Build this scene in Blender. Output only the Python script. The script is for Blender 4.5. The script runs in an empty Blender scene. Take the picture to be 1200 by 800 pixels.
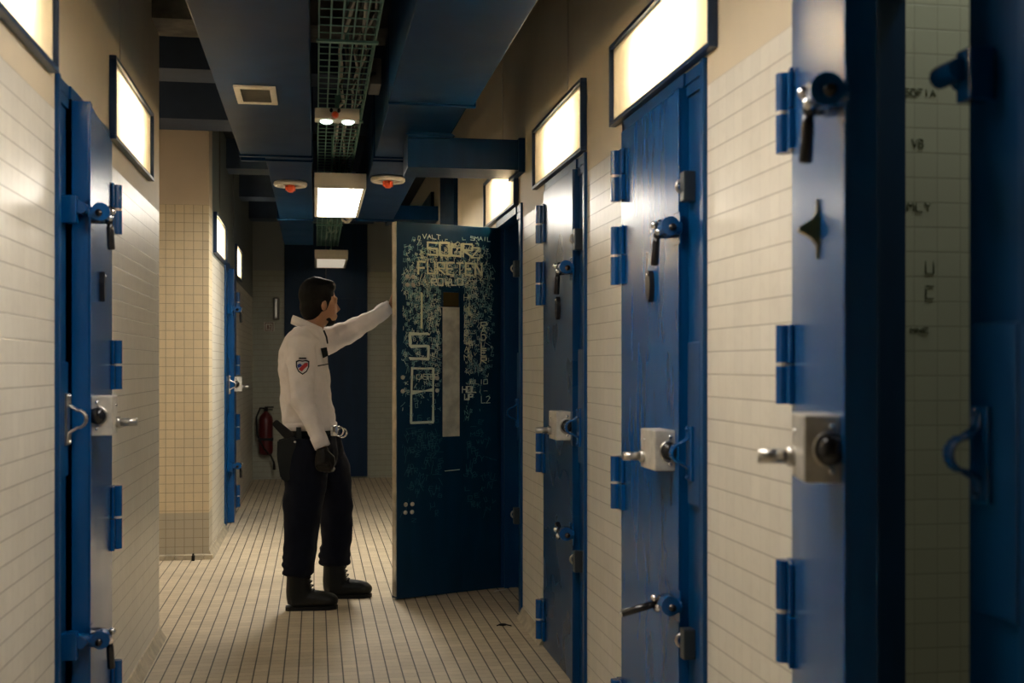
import bpy, bmesh, math, random
from mathutils import Vector, Matrix
C = bpy.context.scene.collection
PI = math.pi
random.seed(7)

# ------------------------------------------------------------------ materials
def new_mat(name):
    m = bpy.data.materials.new(name); m.use_nodes = True
    nt = m.node_tree; b = nt.nodes['Principled BSDF']
    return m, nt, b
def N(nt, t, **kw):
    n = nt.nodes.new(t)
    for k, v in kw.items(): setattr(n, k, v)
    return n
def math_node(nt, op, a=None, b=None):
    n = N(nt, 'ShaderNodeMath', operation=op)
    for i, v in enumerate((a, b)):
        if v is None: continue
        if isinstance(v, (int, float)): n.inputs[i].default_value = v
        else: nt.links.new(v, n.inputs[i])
    return n.outputs[0]
def mix_col(nt, fac, a, b, blend='MIX'):
    n = N(nt, 'ShaderNodeMix', data_type='RGBA', blend_type=blend)
    for i, v in ((0, fac), (6, a), (7, b)):
        if isinstance(v, (int, float)): n.inputs[i].default_value = v
        elif isinstance(v, tuple): n.inputs[i].default_value = (*v, 1)
        else: nt.links.new(v, n.inputs[i])
    return n.outputs[2]
def noise(nt, vec, scale, detail=3, rough=.55):
    n = N(nt, 'ShaderNodeTexNoise'); n.inputs['Scale'].default_value = scale
    n.inputs['Detail'].default_value = detail; n.inputs['Roughness'].default_value = rough
    if vec is not None: nt.links.new(vec, n.inputs['Vector'])
    return n.outputs['Fac']
def ramp(nt, fac, lo, hi):
    n = N(nt, 'ShaderNodeMapRange'); n.inputs['From Min'].default_value = lo; n.inputs['From Max'].default_value = hi
    nt.links.new(fac, n.inputs['Value']); return n.outputs['Result']
def bump(nt, h, strength, dist, b):
    n = N(nt, 'ShaderNodeBump'); n.inputs['Strength'].default_value = strength; n.inputs['Distance'].default_value = dist
    nt.links.new(h, n.inputs['Height']); nt.links.new(n.outputs[0], b.inputs['Normal'])

def simple(name, col, rough=.5, metal=0., var=0., scale=12, bmp=0., spec=.5, coat=0.):
    m, nt, b = new_mat(name)
    b.inputs['Roughness'].default_value = rough; b.inputs['Metallic'].default_value = metal
    b.inputs['Specular IOR Level'].default_value = spec; b.inputs['Coat Weight'].default_value = coat
    tc = N(nt, 'ShaderNodeTexCoord'); o = tc.outputs['Object']
    f = noise(nt, o, scale, 4)
    c2 = tuple(max(0, c * (1 - var)) for c in col)
    nt.links.new(mix_col(nt, ramp(nt, f, .35, .65), col, c2), b.inputs['Base Color'])
    if bmp: bump(nt, noise(nt, o, scale * 4, 4), bmp, .002, b)
    return m

def blue_paint(name, col, rough=.28, bmp=.25, chips=True, spec=.5):
    m, nt, b = new_mat(name)
    b.inputs['Specular IOR Level'].default_value = spec
    tc = N(nt, 'ShaderNodeTexCoord'); o = tc.outputs['Object']
    mp = N(nt, 'ShaderNodeMapping'); mp.inputs['Scale'].default_value = (6, 6, 1.2); nt.links.new(o, mp.inputs[0])
    big = noise(nt, mp.outputs[0], 2.2, 4)
    c = mix_col(nt, ramp(nt, big, .3, .7), tuple(x * 1.12 for x in col), tuple(x * .82 for x in col))
    if chips:
        ch = noise(nt, o, 38, 6, .7)
        c = mix_col(nt, ramp(nt, ch, .77, .79), c, (.30, .36, .40))
    nt.links.new(c, b.inputs['Base Color'])
    r = noise(nt, o, 3, 2)
    mr = N(nt, 'ShaderNodeMapRange'); mr.inputs['To Min'].default_value = rough - .04; mr.inputs['To Max'].default_value = rough + .08
    nt.links.new(r, mr.inputs['Value']); nt.links.new(mr.outputs[0], b.inputs['Roughness'])
    h = noise(nt, mp.outputs[0], 14, 3)
    if bmp: bump(nt, h, bmp, .0015, b)
    return m

def wall_mat(name, axis, dado, dirty_top=None, tile=(.72, .68, .58), T=.0592, plaster=(.62, .53, .38), contrast=1., offs=0., vj=.0008, vjs=.35):
    m, nt, b = new_mat(name)
    g = N(nt, 'ShaderNodeNewGeometry'); s = N(nt, 'ShaderNodeSeparateXYZ'); nt.links.new(g.outputs['Position'], s.inputs[0])
    U = s.outputs[axis]; Z = s.outputs[2]
    Uo = math_node(nt, 'ADD', U, 20 + offs)
    Zo = math_node(nt, 'ADD', math_node(nt, 'SUBTRACT', dado, Z), T * 60)
    def joint(v, half):
        f = math_node(nt, 'FRACT', math_node(nt, 'DIVIDE', v, T))
        d = math_node(nt, 'ABSOLUTE', math_node(nt, 'SUBTRACT', f, .5))       # .5 at joint
        n = N(nt, 'ShaderNodeMapRange'); n.interpolation_type = 'SMOOTHSTEP'
        n.inputs['From Min'].default_value = .5 - (half + .0008) / T; n.inputs['From Max'].default_value = .5 - half / T + .004
        nt.links.new(d, n.inputs['Value']); return n.outputs[0]
    jh = joint(Zo, .0012); jv = joint(Uo, vj)
    j = math_node(nt, 'MAXIMUM', jh, math_node(nt, 'MULTIPLY', jv, vjs))
    # per-tile tint
    iu = math_node(nt, 'FLOOR', math_node(nt, 'DIVIDE', Uo, T)); iz = math_node(nt, 'FLOOR', math_node(nt, 'DIVIDE', Zo, T))
    cb = N(nt, 'ShaderNodeCombineXYZ'); nt.links.new(iu, cb.inputs[0]); nt.links.new(iz, cb.inputs[1])
    wn = N(nt, 'ShaderNodeTexWhiteNoise'); nt.links.new(cb.outputs[0], wn.inputs['Vector'])
    c = mix_col(nt, wn.outputs['Value'], tile, tuple(x * .93 for x in tile))
    pos = g.outputs['Position']
    st = noise(nt, pos, 1.7, 5, .6)
    c = mix_col(nt, math_node(nt, 'MULTIPLY', ramp(nt, st, .45, .75), .35), c, (.50, .45, .36))
    st2 = noise(nt, pos, 28, 3, .6)
    c = mix_col(nt, math_node(nt, 'MULTIPLY', ramp(nt, st2, .5, .8), .25), c, (.48, .43, .34))
    if dirty_top is not None:
        band = math_node(nt, 'LESS_THAN', Z, dirty_top)
        c = mix_col(nt, math_node(nt, 'MULTIPLY', band, .6), c, (.33, .32, .28))
    c = mix_col(nt, math_node(nt, 'MULTIPLY', j, .75 * contrast), c, (.17, .13, .085))
    up = math_node(nt, 'GREATER_THAN', Z, dado)
    pl = mix_col(nt, math_node(nt, 'MULTIPLY', ramp(nt, noise(nt, pos, 3, 5), .4, .7), .4), plaster, tuple(x * .8 for x in plaster))
    nt.links.new(mix_col(nt, up, c, pl), b.inputs['Base Color'])
    mr = N(nt, 'ShaderNodeMapRange'); mr.inputs['To Min'].default_value = .34; mr.inputs['To Max'].default_value = .6
    nt.links.new(up, mr.inputs['Value']); nt.links.new(mr.outputs[0], b.inputs['Roughness'])
    hh = math_node(nt, 'ADD', math_node(nt, 'MULTIPLY', math_node(nt, 'SUBTRACT', 1, j), math_node(nt, 'SUBTRACT', 1, up)),
                   math_node(nt, 'MULTIPLY', st2, .25))
    bump(nt, hh, .35, .002, b)
    return m

def floor_mat():
    m, nt, b = new_mat('floor_tiles')
    g = N(nt, 'ShaderNodeNewGeometry'); s = N(nt, 'ShaderNodeSeparateXYZ'); nt.links.new(g.outputs['Position'], s.inputs[0])
    T = .0606
    def joint(v, T, half, soft=.0012):
        f = math_node(nt, 'FRACT', math_node(nt, 'DIVIDE', v, T))
        d = math_node(nt, 'ABSOLUTE', math_node(nt, 'SUBTRACT', f, .5))
        n = N(nt, 'ShaderNodeMapRange'); n.interpolation_type = 'SMOOTHSTEP'
        n.inputs['From Min'].default_value = .5 - (half + soft) / T; n.inputs['From Max'].default_value = .5 - half / T + .004
        nt.links.new(d, n.inputs['Value']); return n.outputs[0]
    X = math_node(nt, 'ADD', s.outputs[0], T * 200 + .010); Y = math_node(nt, 'ADD', s.outputs[1], 5)
    jx = joint(X, T, .0021, .0016); jy = joint(Y, T, .0010)
    cb = N(nt, 'ShaderNodeCombineXYZ')
    nt.links.new(math_node(nt, 'FLOOR', math_node(nt, 'DIVIDE', X, T)), cb.inputs[0])
    nt.links.new(math_node(nt, 'FLOOR', math_node(nt, 'DIVIDE', Y, T)), cb.inputs[1])
    wn = N(nt, 'ShaderNodeTexWhiteNoise'); nt.links.new(cb.outputs[0], wn.inputs['Vector'])
    c = mix_col(nt, wn.outputs['Value'], (.66, .56, .40), (.56, .47, .33))
    pos = g.outputs['Position']
    c = mix_col(nt, math_node(nt, 'MULTIPLY', ramp(nt, noise(nt, pos, 1.3, 5, .6), .42, .72), .45), c, (.33, .28, .21))
    c = mix_col(nt, math_node(nt, 'MULTIPLY', ramp(nt, noise(nt, pos, 45, 4, .7), .5, .8), .35), c, (.30, .25, .18))
    c = mix_col(nt, math_node(nt, 'MULTIPLY', jy, .7), c, (.17, .13, .09))
    c = mix_col(nt, math_node(nt, 'MULTIPLY', jx, .95), c, (.020, .016, .013))
    nt.links.new(c, b.inputs['Base Color']); b.inputs['Roughness'].default_value = .55
    j = math_node(nt, 'MAXIMUM', jx, math_node(nt, 'MULTIPLY', jy, .6))
    bump(nt, math_node(nt, 'SUBTRACT', 1, j), .4, .002, b)
    return m

def emit(name, col, s):
    m, nt, b = new_mat(name)
    b.inputs['Base Color'].default_value = (.8, .8, .8, 1)
    b.inputs['Emission Color'].default_value = (*col, 1); b.inputs['Emission Strength'].default_value = s
    return m
def diffuser(name):
    m, nt, b = new_mat(name)
    out = nt.nodes['Material Output']
    t = N(nt, 'ShaderNodeBsdfTranslucent'); t.inputs[0].default_value = (.95, .90, .80, 1)
    d = N(nt, 'ShaderNodeBsdfDiffuse'); d.inputs[0].default_value = (.85, .80, .70, 1)
    mx = N(nt, 'ShaderNodeMixShader'); mx.inputs[0].default_value = .3
    nt.links.new(t.outputs[0], mx.inputs[1]); nt.links.new(d.outputs[0], mx.inputs[2]); nt.links.new(mx.outputs[0], out.inputs[0])
    nt.nodes.remove(b); return m

M = {}
BLUE = (.0002, .064, .215)
M['door'] = blue_paint('door_blue_paint', BLUE, .22, 0, spec=.46)
M['door_shaded'] = blue_paint('shaded_door_blue_paint', (.0003, .028, .072), .34, .03, spec=.3)  # door blue darkened so the open leaf's inner face reads as shaded
M['door_part_shaded'] = blue_paint('part_shaded_door_blue_paint', (.0003, .042, .130), .26, 0, spec=.4)  # door blue partly darkened, dimmer light painted into the middle door
M['frame'] = blue_paint('frame_blue_paint', (.0003, .044, .142), .32, .03, spec=.3)
M['duct'] = blue_paint('duct_blue_paint', (.0002, .020, .066), .38, .15, spec=.14)
M['door_far'] = blue_paint('dark_blue_paint', (.0004, .020, .060), .45, .1, spec=.2)
M['boxframe'] = simple('navy_frame_paint', (.006, .030, .085), .35)
M['ceil'] = simple('dark_ceiling_paint', (.008, .014, .022), .8, var=.4, scale=3)
M['joist'] = simple('blue_grey_joist_paint', (.045, .075, .14), .6, var=.3, scale=3)
M['joistgrey'] = simple('bare_concrete', (.22, .21, .19), .85, var=.5, scale=9, bmp=.5)
M['concrete'] = simple('grey_painted_concrete', (.20, .195, .18), .7, var=.2, scale=3)
M['plaster'] = simple('cream_plaster', (.62, .54, .41), .6, var=.12, scale=3, bmp=.2)
M['wall_right'] = wall_mat('tiled_wall_right', 1, 2.016, contrast=.85)
M['wall_left'] = wall_mat('tiled_wall_left', 1, 1.985, contrast=.85)
M['wall_block'] = wall_mat('tiled_block_front', 0, 2.327, .30, tile=(.72, .60, .40), plaster=(.66, .54, .40), contrast=1., offs=.034, vj=.0016, vjs=.9)
M['wall_left_far'] = wall_mat('tiled_block_side', 1, 2.02, None, plaster=(.24, .26, .24))  # upper plaster greyed to paint in the shade on this wall
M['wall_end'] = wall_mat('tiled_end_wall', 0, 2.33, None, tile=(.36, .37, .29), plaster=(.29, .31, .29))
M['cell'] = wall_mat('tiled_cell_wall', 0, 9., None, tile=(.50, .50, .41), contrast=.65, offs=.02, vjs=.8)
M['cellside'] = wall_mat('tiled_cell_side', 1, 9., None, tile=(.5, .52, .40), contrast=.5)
M['cove'] = simple('cove_tile', (.58, .51, .38), .45, var=.35, scale=14, bmp=.2)
M['floor'] = floor_mat()
M['staple'] = simple('dark_grey_metal', (.06, .075, .085), .4, .6)
M['steel'] = simple('brushed_steel', (.62, .60, .56), .32, 1., var=.25, scale=20)
M['zinc'] = simple('zinc_plated_case', (.66, .62, .54), .42, .35, var=.25, scale=25)
M['chrome'] = simple('chrome', (.8, .8, .8), .12, 1.)
M['blacklock'] = simple('black_lacquer', (.012, .012, .013), .18)
M['blackrub'] = simple('black_rubber', (.008, .008, .008), .6, spec=.25)
M['brass'] = simple('worn_brass', (.28, .20, .06), .35, 1.)
M['plate'] = simple('scuffed_steel_sheet', (.72, .70, .60), .55, .15, var=.3, scale=16, bmp=.3)
M['louvre'] = simple('dusty_louvre', (.05, .045, .035), .6)
M['slot'] = simple('brown_glass', (.05, .035, .015), .2)
M['white'] = simple('cream_lamp_housing', (.66, .60, .50), .45, var=.08)
M['mesh'] = simple('green_zinc_wire', (.22, .42, .34), .4, .3)
M['cable'] = simple('dark_cable', (.015, .020, .016), .5)
M['cablew'] = simple('pale_cable', (.45, .42, .35), .5)
M['orange'] = simple('orange_lens', (.85, .10, .025), .3)
M['lamp'] = emit('lamp_diffuser', (1., .93, .82), 34)
M['lampweak'] = emit('lamp_diffuser_faint', (1., .88, .68), .35)
M['emled'] = emit('emergency_lens', (.75, 1., .85), 3)
M['trans'] = diffuser('opal_pane')
M['boxin'] = simple('white_box_lining', (.8, .78, .72), .6)
M['skin'] = simple('skin', (.36, .18, .10), .5, var=.1)
M['hair'] = simple('black_hair', (.004, .004, .004), .7, spec=.15, bmp=.6, scale=60)
M['shirt'] = simple('white_polo_cloth', (.80, .74, .71), .85, var=.05, scale=30, bmp=.15)
M['trous'] = simple('navy_cloth', (.003, .005, .013), .9, spec=.2, var=.2, scale=20, bmp=.3)
M['boot'] = simple('black_boot_leather', (.006, .007, .007), .45, spec=.25, bmp=.3, scale=30)
M['glove'] = simple('black_glove_leather', (.005, .005, .005), .45, spec=.25, bmp=.3, scale=40)
M['nylon'] = simple('black_nylon', (.006, .009, .009), .5, spec=.25)
M['scr1'] = simple('pale_scratch', (.88, .90, .76), .8)
M['scr2'] = simple('teal_scratch', (.26, .44, .46), .8)
M['scr3'] = simple('yellow_scratch', (.84, .83, .62), .8)
M['scr4'] = simple('faint_scratch', (.03, .12, .17), .7)
M['ink'] = simple('dark_ink', (.16, .17, .12), .8)
M['red'] = simple('red_enamel', (.10, .008, .010), .3)
M['signred'] = simple('faded_red', (.16, .06, .05), .6)
M['badgered'] = simple('badge_red', (.45, .02, .02), .6)
M['badgeblue'] = simple('badge_blue', (.02, .05, .30), .6)
M['badgewhite'] = simple('badge_white', (.7, .7, .7), .6)
M['paper'] = simple('white_paper', (.75, .74, .68), .7)

# ------------------------------------------------------------------ mesh helpers
def BM(): return bmesh.new()
def box(bm, x0, x1, y0, y1, z0, z1, bev=0.):
    if x0 > x1: x0, x1 = x1, x0
    if y0 > y1: y0, y1 = y1, y0
    if z0 > z1: z0, z1 = z1, z0
    t = bmesh.new()
    bmesh.ops.create_cube(t, size=1)
    for v in t.verts: v.co = Vector(((x0 + x1) / 2 + v.co.x * (x1 - x0), (y0 + y1) / 2 + v.co.y * (y1 - y0), (z0 + z1) / 2 + v.co.z * (z1 - z0)))
    if bev: bmesh.ops.bevel(t, geom=list(t.edges), offset=bev, segments=2, affect='EDGES', profile=.6)
    merge(bm, t)
def merge(bm, t):
    me = bpy.data.meshes.new('tmp'); t.to_mesh(me); t.free(); bm.from_mesh(me); bpy.data.meshes.remove(me)
def frame_of(d):
    d = d.normalized(); a = Vector((0, 0, 1)) if abs(d.z) < .9 else Vector((1, 0, 0))
    s = d.cross(a).normalized(); return s, s.cross(d).normalized()
def tube(bm, pts, r, n=10, cap=True, closed=False, ell=None):
    """pts list, r number or list; ell = list of (a, b, axisvec) unused"""
    pts = [Vector(p) for p in pts]; k = len(pts)
    if isinstance(r, (int, float)): r = [r] * k
    rings = []; s = None
    for i, p in enumerate(pts):
        if closed: d = pts[(i + 1) % k] - pts[i - 1]
        else: d = pts[min(i + 1, k - 1)] - pts[max(i - 1, 0)]
        if d.length < 1e-9: d = Vector((0, 0, 1))
        d.normalize()
        if s is None: s, _ = frame_of(d)
        s = (s - d * s.dot(d)); s = s.normalized() if s.length > 1e-6 else frame_of(d)[0]
        t = d.cross(s)
        rings.append([bm.verts.new(p + (s * math.cos(2 * PI * j / n) + t * math.sin(2 * PI * j / n)) * r[i]) for j in range(n)])
    for i in range(k if closed else k - 1):
        A, B = rings[i], rings[(i + 1) % k]
        for j in range(n): bm.faces.new((A[j], A[(j + 1) % n], B[(j + 1) % n], B[j]))
    if cap and not closed:
        bm.faces.new(rings[0][::-1]); bm.faces.new(rings[-1])
def loft(bm, rings, n=20, power=2.0):
    """rings: (centre, rx, ry, axisU, axisV)"""
    R = []
    for c, rx, ry, u, v in rings:
        c = Vector(c); u = Vector(u); v = Vector(v); L = []
        for j in range(n):
            a = 2 * PI * j / n; ca, sa = math.cos(a), math.sin(a)
            e = 2. / power
            x = math.copysign(abs(ca) ** e, ca) * rx; y = math.copysign(abs(sa) ** e, sa) * ry
            L.append(bm.verts.new(c + u * x + v * y))
        R.append(L)
    for i in range(len(R) - 1):
        for j in range(n): bm.faces.new((R[i][j], R[i][(j + 1) % n], R[i + 1][(j + 1) % n], R[i + 1][j]))
    bm.faces.new(R[0][::-1]); bm.faces.new(R[-1])
def ellipsoid(bm, c, rx, ry, rz, rot=None, seg=20):
    t = bmesh.new(); bmesh.ops.create_uvsphere(t, u_segments=seg, v_segments=seg // 2 + 2, radius=1)
    for v in t.verts:
        p = Vector((v.co.x * rx, v.co.y * ry, v.co.z * rz))
        if rot: p = rot @ p
        v.co = p + Vector(c)
    merge(bm, t)
def prism(bm, poly, fn, h0, h1):
    """poly of (a,b); fn(a,b,h)->Vector"""
    A = [bm.verts.new(fn(a, b, h0)) for a, b in poly]; B = [bm.verts.new(fn(a, b, h1)) for a, b in poly]; n = len(poly)
    bm.faces.new(A[::-1]); bm.faces.new(B)
    for i in range(n): bm.faces.new((A[i], A[(i + 1) % n], B[(i + 1) % n], B[i]))
def lathe(bm, prof, c, axis='z', n=24):
    c = Vector(c); R = []
    for r, h in prof:
        L = []
        for j in range(n):
            a = 2 * PI * j / n; x, y = r * math.cos(a), r * math.sin(a)
            p = {'z': (x, y, h), 'x': (h, x, y), 'y': (x, h, y)}[axis]
            L.append(bm.verts.new(c + Vector(p)))
        R.append(L)
    for i in range(len(R) - 1):
        for j in range(n): bm.faces.new((R[i][j], R[i][(j + 1) % n], R[i + 1][(j + 1) % n], R[i + 1][j]))
    bm.faces.new(R[0][::-1]); bm.faces.new(R[-1])
def obj(name, bm, mat, parent=None, smooth=False, loc=None):
    bmesh.ops.recalc_face_normals(bm, faces=bm.faces)
    me = bpy.data.meshes.new(name); bm.to_mesh(me); bm.free()
    for p in me.polygons: p.use_smooth = smooth
    me.materials.append(M[mat] if isinstance(mat, str) else mat)
    o = bpy.data.objects.new(name, me); C.objects.link(o)
    if parent: o.parent = parent
    if loc: o.location = loc
    if smooth is True and False: pass
    return o
def tag(o, label=None, cat=None, group=None, kind=None):
    if label: o['label'] = label
    if cat: o['category'] = cat
    if group: o['group'] = group
    if kind: o['kind'] = kind
    return o
def empty(name, loc=(0, 0, 0), rz=0, **kw):
    o = bpy.data.objects.new(name, None); C.objects.link(o); o.location = loc; o.rotation_euler = (0, 0, rz); o.empty_display_size = .1
    return tag(o, **kw)
def bxo(name, dims, mat, parent=None, bev=0., **kw):
    bm = BM(); box(bm, *dims, bev=bev); return tag(obj(name, bm, mat, parent), **kw)
def S(name, dims, mat, label=None): return bxo(name, dims, mat, kind='structure', label=label)

XR, XL, XLF = 1.03, -.72, -.695
TH = .25
HC = 3.05

# ------------------------------------------------------------------ room shell
bm = BM(); box(bm, -4.2, 4.2, -3.2, 14.2, -.1, 0); tag(obj('floor', bm, 'floor'), 'small beige floor tiles with dark lengthwise joints', kind='structure')
bm = BM(); box(bm, -4.2, 4.2, -3.2, 14.2, HC, HC + .1); tag(obj('ceiling', bm, 'ceil'), 'dark painted ceiling slab above the ducts', kind='structure')

# right wall with door openings (y near jamb of leaf, hinge y) – frame panel sits on the near side of each opening
DR = [dict(n=1.58, l=1.775, h=2.435), dict(n=3.057, l=3.235, h=3.895), dict(n=4.487, l=4.642, h=5.285), dict(n=5.935, l=6.09, h=6.75)]
def slab(bm, xa, xb, y0, y1, holes):
    ys = sorted({y0, y1} | {h[0] for h in holes} | {h[1] for h in holes})
    for a, b_ in zip(ys, ys[1:]):
        m = (a + b_) / 2; zs = sorted((h[2], h[3]) for h in holes if h[0] < m < h[1]); z = 0
        for c, d in zs:
            if c > z: box(bm, xa, xb, a, b_, z, c)
            z = max(z, d)
        if z < HC: box(bm, xa, xb, a, b_, z, HC)
ND = .11
TR = [(2.97, 4.04, 2.096, 2.376), (4.487, 5.54, 2.096, 2.376), (6.06, 7.20, 2.096, 2.376)]
TL = [(2.35, 3.435, 2.07, 2.365), (4.386, 5.385, 2.07, 2.365)]
TF = [(8.42, 9.41, 2.045, 2.325), (10.60, 11.40, 2.045, 2.325)]
def niche(l): return [(a + .02, b_ - .02, c + .02, d - .02) for a, b_, c, d in l]
bm = BM()
doors = [(d['n'] + .004, d['h'] + .025, 0, 2.092) for d in DR]
slab(bm, XR, XR + ND, -3.0, 13.6, doors + niche(TR)); slab(bm, XR + ND, XR + TH, -3.0, 13.6, doors)
tag(obj('wall_right', bm, 'wall_right'), 'right corridor wall, cream tiles below smooth paint', kind='structure')
# left wall
DL = [dict(n=3.50, l=3.675, h=4.335)]
bm = BM()
doors = [(3.504, 4.358, 0, 2.085)]
slab(bm, XL - ND, XL, -3.0, 5.76, doors + niche(TL)); slab(bm, XL - TH, XL - ND, -3.0, 5.76, doors)
tag(obj('wall_left', bm, 'wall_left'), 'near left corridor wall, cream tiles below smooth paint', kind='structure')
bm = BM(); box(bm, -4.0, XL - TH, 5.5, 5.76, 0, HC); tag(obj('wall_passage_near', bm, 'wall_block'), kind='structure', label='near wall of the side passage')
bm = BM(); box(bm, -4.2, -4.0, 5.5, 8.4, 0, HC); tag(obj('wall_passage_end', bm, 'plaster'), kind='structure', label='end wall of the side passage')
# block front and far left wall
bm = BM(); box(bm, -4.0, XLF, 8.1, 8.35, 0, HC); tag(obj('wall_passage_far', bm, 'wall_block'), 'cream tiled wall facing the camera beside the passage', kind='structure')
bm = BM(); doors = [(9.454, 10.56, 0, 2.06)]
slab(bm, XLF - ND, XLF - .001, 8.351, 13.6, doors + niche(TF)); slab(bm, XLF - TH, XLF - ND, 8.351, 13.6, doors)
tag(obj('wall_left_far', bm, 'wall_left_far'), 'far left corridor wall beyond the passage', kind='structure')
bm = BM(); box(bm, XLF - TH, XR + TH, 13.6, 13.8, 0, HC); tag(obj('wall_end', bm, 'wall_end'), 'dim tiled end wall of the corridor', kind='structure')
bm = BM(); box(bm, -1.2, 1.4, -3.2, -3.0, 0, HC); tag(obj('wall_back', bm, 'plaster'), 'wall closing the corridor behind the camera', kind='structure')
# cells behind the two open doors
def cell(y0, y1, n):
    bm = BM(); box(bm, XR + TH, 3.6, y1, y1 + .1, 0, HC); w = tag(obj('wall_cell_far_%d' % n, bm, 'cell'), 'green-cream tiled partition inside an open cell', kind='structure')
    bm = BM(); box(bm, XR + TH, 3.6, y0 - .1, y0, 0, HC); tag(obj('wall_cell_near_%d' % n, bm, 'cell'), 'tiled near partition inside an open cell', kind='structure')
    bm = BM(); box(bm, 3.6, 3.7, y0 - .1, y1 + .1, 0, HC); tag(obj('wall_cell_back_%d' % n, bm, 'cellside'), 'tiled back wall inside an open cell', kind='structure')
    return w
wc = cell(1.25, 2.66, 1)
cell(5.6, 7.0, 2)
# painted end panel / tall door
t = empty('door_end', (0, 13.6, 0), kind='structure', label='tall dark blue double door closing the corridor end')
bm = BM(); box(bm, -.345, .11, -.05, -.002, .02, 2.86, .004); obj('door_leaf', bm, 'door_far', t)
bm = BM(); box(bm, .114, .575, -.05, -.002, .02, 2.86, .004); obj('door_leaf', bm, 'door_far', t)
bm = BM(); box(bm, -.345, .575, -.058, -.05, 2.02, 2.05); obj('cross_rail', bm, 'door_far', t)

# ceiling joists over the side passage and corridor
bm = BM(); box(bm, -3.98, .62, 7.72, 8.095, 2.815, HC - .002); S0 = tag(obj('trim_1', bm, 'joist'), 'blue grey ceiling joist against the tiled block', kind='structure')
bm = BM(); box(bm, -3.98, .62, 6.42, 6.72, 2.815, HC - .002); tag(obj('trim_2', bm, 'joist'), 'blue grey ceiling joist over the side passage', kind='structure')
bm = BM(); box(bm, -3.98, .62, 5.50, 5.80, 2.815, HC - .002); tag(obj('trim_3', bm, 'joistgrey'), 'bare concrete ceiling joist at the passage corner', kind='structure')
bm = BM(); box(bm, XL + .002, .62, 4.2, 4.55, 2.815, HC - .002); tag(obj('trim_4', bm, 'joist'), 'blue grey ceiling joist nearest the camera', kind='structure')
for k, yy in enumerate((9.6, 11.2, 12.8)):
    bm = BM(); box(bm, XLF + .002, .62, yy, yy + .3, 2.815, HC - .002); tag(obj('trim_%d' % (5 + k), bm, 'joist'), 'blue grey ceiling joist far down the corridor', kind='structure')
# vertical joints / pilasters
for k, (yy, w) in enumerate(((4.83, .014), (6.58, .014), (2.75, .014))):
    bm = BM(); box(bm, XR - .004, XR + .01, yy, yy + w, 2.40, HC - .01); tag(obj('trim_%d' % (10 + k), bm, 'plaster'), kind='structure', label='thin vertical cover strip high on the right wall')
for k, (ya, yb) in enumerate(((8.72, 9.72), (10.5, 11.6))):
    bm = BM(); box(bm, XR - .03, XR + .01, ya, yb, 0.005, 2.80, .004); tag(obj('trim_%d' % (14 + k), bm, 'door_far'), kind='structure', label='tall dark blue panel on the far right wall')
for k, yy in enumerate((8.95, 10.40)):
    bm = BM(); box(bm, XLF - .01, XLF + .006, yy, yy + .03, 2.36, HC - .01); tag(obj('trim_%d' % (17 + k), bm, 'concrete'), kind='structure', label='thin vertical cover strip high on the far left wall')
bm = BM(); box(bm, XL - .01, XL + .004, 4.62, 4.635, 2.38, HC - .01); tag(obj('trim_20', bm, 'plaster'), kind='structure', label='thin vertical cover strip high on the near left wall')

# cove skirting tiles
def cove(name, x, side, y0, y1, label):
    """side=+1: wall on +x side"""
    bm = BM(); n = max(1, round((y1 - y0) / .12)); st = (y1 - y0) / n
    for i in range(n):
        a, b_ = y0 + i * st + .001, y0 + (i + 1) * st - .001
        prof = [(0, .052), (.006, .052), (.014, .030), (.030, .008), (.034, 0), (0, 0)]
        P = [(-side * p + x, z) for p, z in prof]
        A = [bm.verts.new((px, a, z)) for px, z in P]; B = [bm.verts.new((px, b_, z)) for px, z in P]; k = len(P)
        bm.faces.new(A); bm.faces.new(B[::-1])
        for j in range(k): bm.faces.new((A[j], A[(j + 1) % k], B[(j + 1) % k], B[j]))
    return tag(obj(name, bm, 'cove'), label, kind='structure')
cove('baseboard_left', XL, -1, 4.37, 5.76, 'cove tile skirting of the near left wall')
cove('baseboard_left_near', XL, -1, 1.0, 3.49, 'cove tile skirting before the left door')
cove('baseboard_right', XR, 1, 2.47, 3.05, 'cove tile skirting between the two nearest right doors')
cove('baseboard_right_middle', XR, 1, 3.925, 4.48, 'cove tile skirting between the middle right doors')
cove('baseboard_right_far', XR, 1, 5.32, 5.93, 'cove tile skirting before the open scratched door')
cove('baseboard_left_far', XLF, -1, 8.08, 9.44, 'cove tile skirting of the far left wall')
bm = BM()
for i in range(12):
    a = XLF + .03 - (i + 1) * .0606 * 1.0; box(bm, a + .0015, a + .0591, 8.035, 8.099, .0, .03, .002)
tag(obj('baseboard_block', bm, 'cove'), 'row of skirting tiles along the foot of the tiled block', kind='structure')

# ------------------------------------------------------------------ doors
def loc_fn(side):
    # u: from hinge towards free edge, v: out into corridor, z
    return lambda u, v, z: Vector((-v * side, -u, z))
def lbox(bm, side, u0, u1, v0, v1, z0, z1, bev=0.):
    box(bm, -v0 * side, -v1 * side, -u0, -u1, z0, z1, bev)

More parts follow.
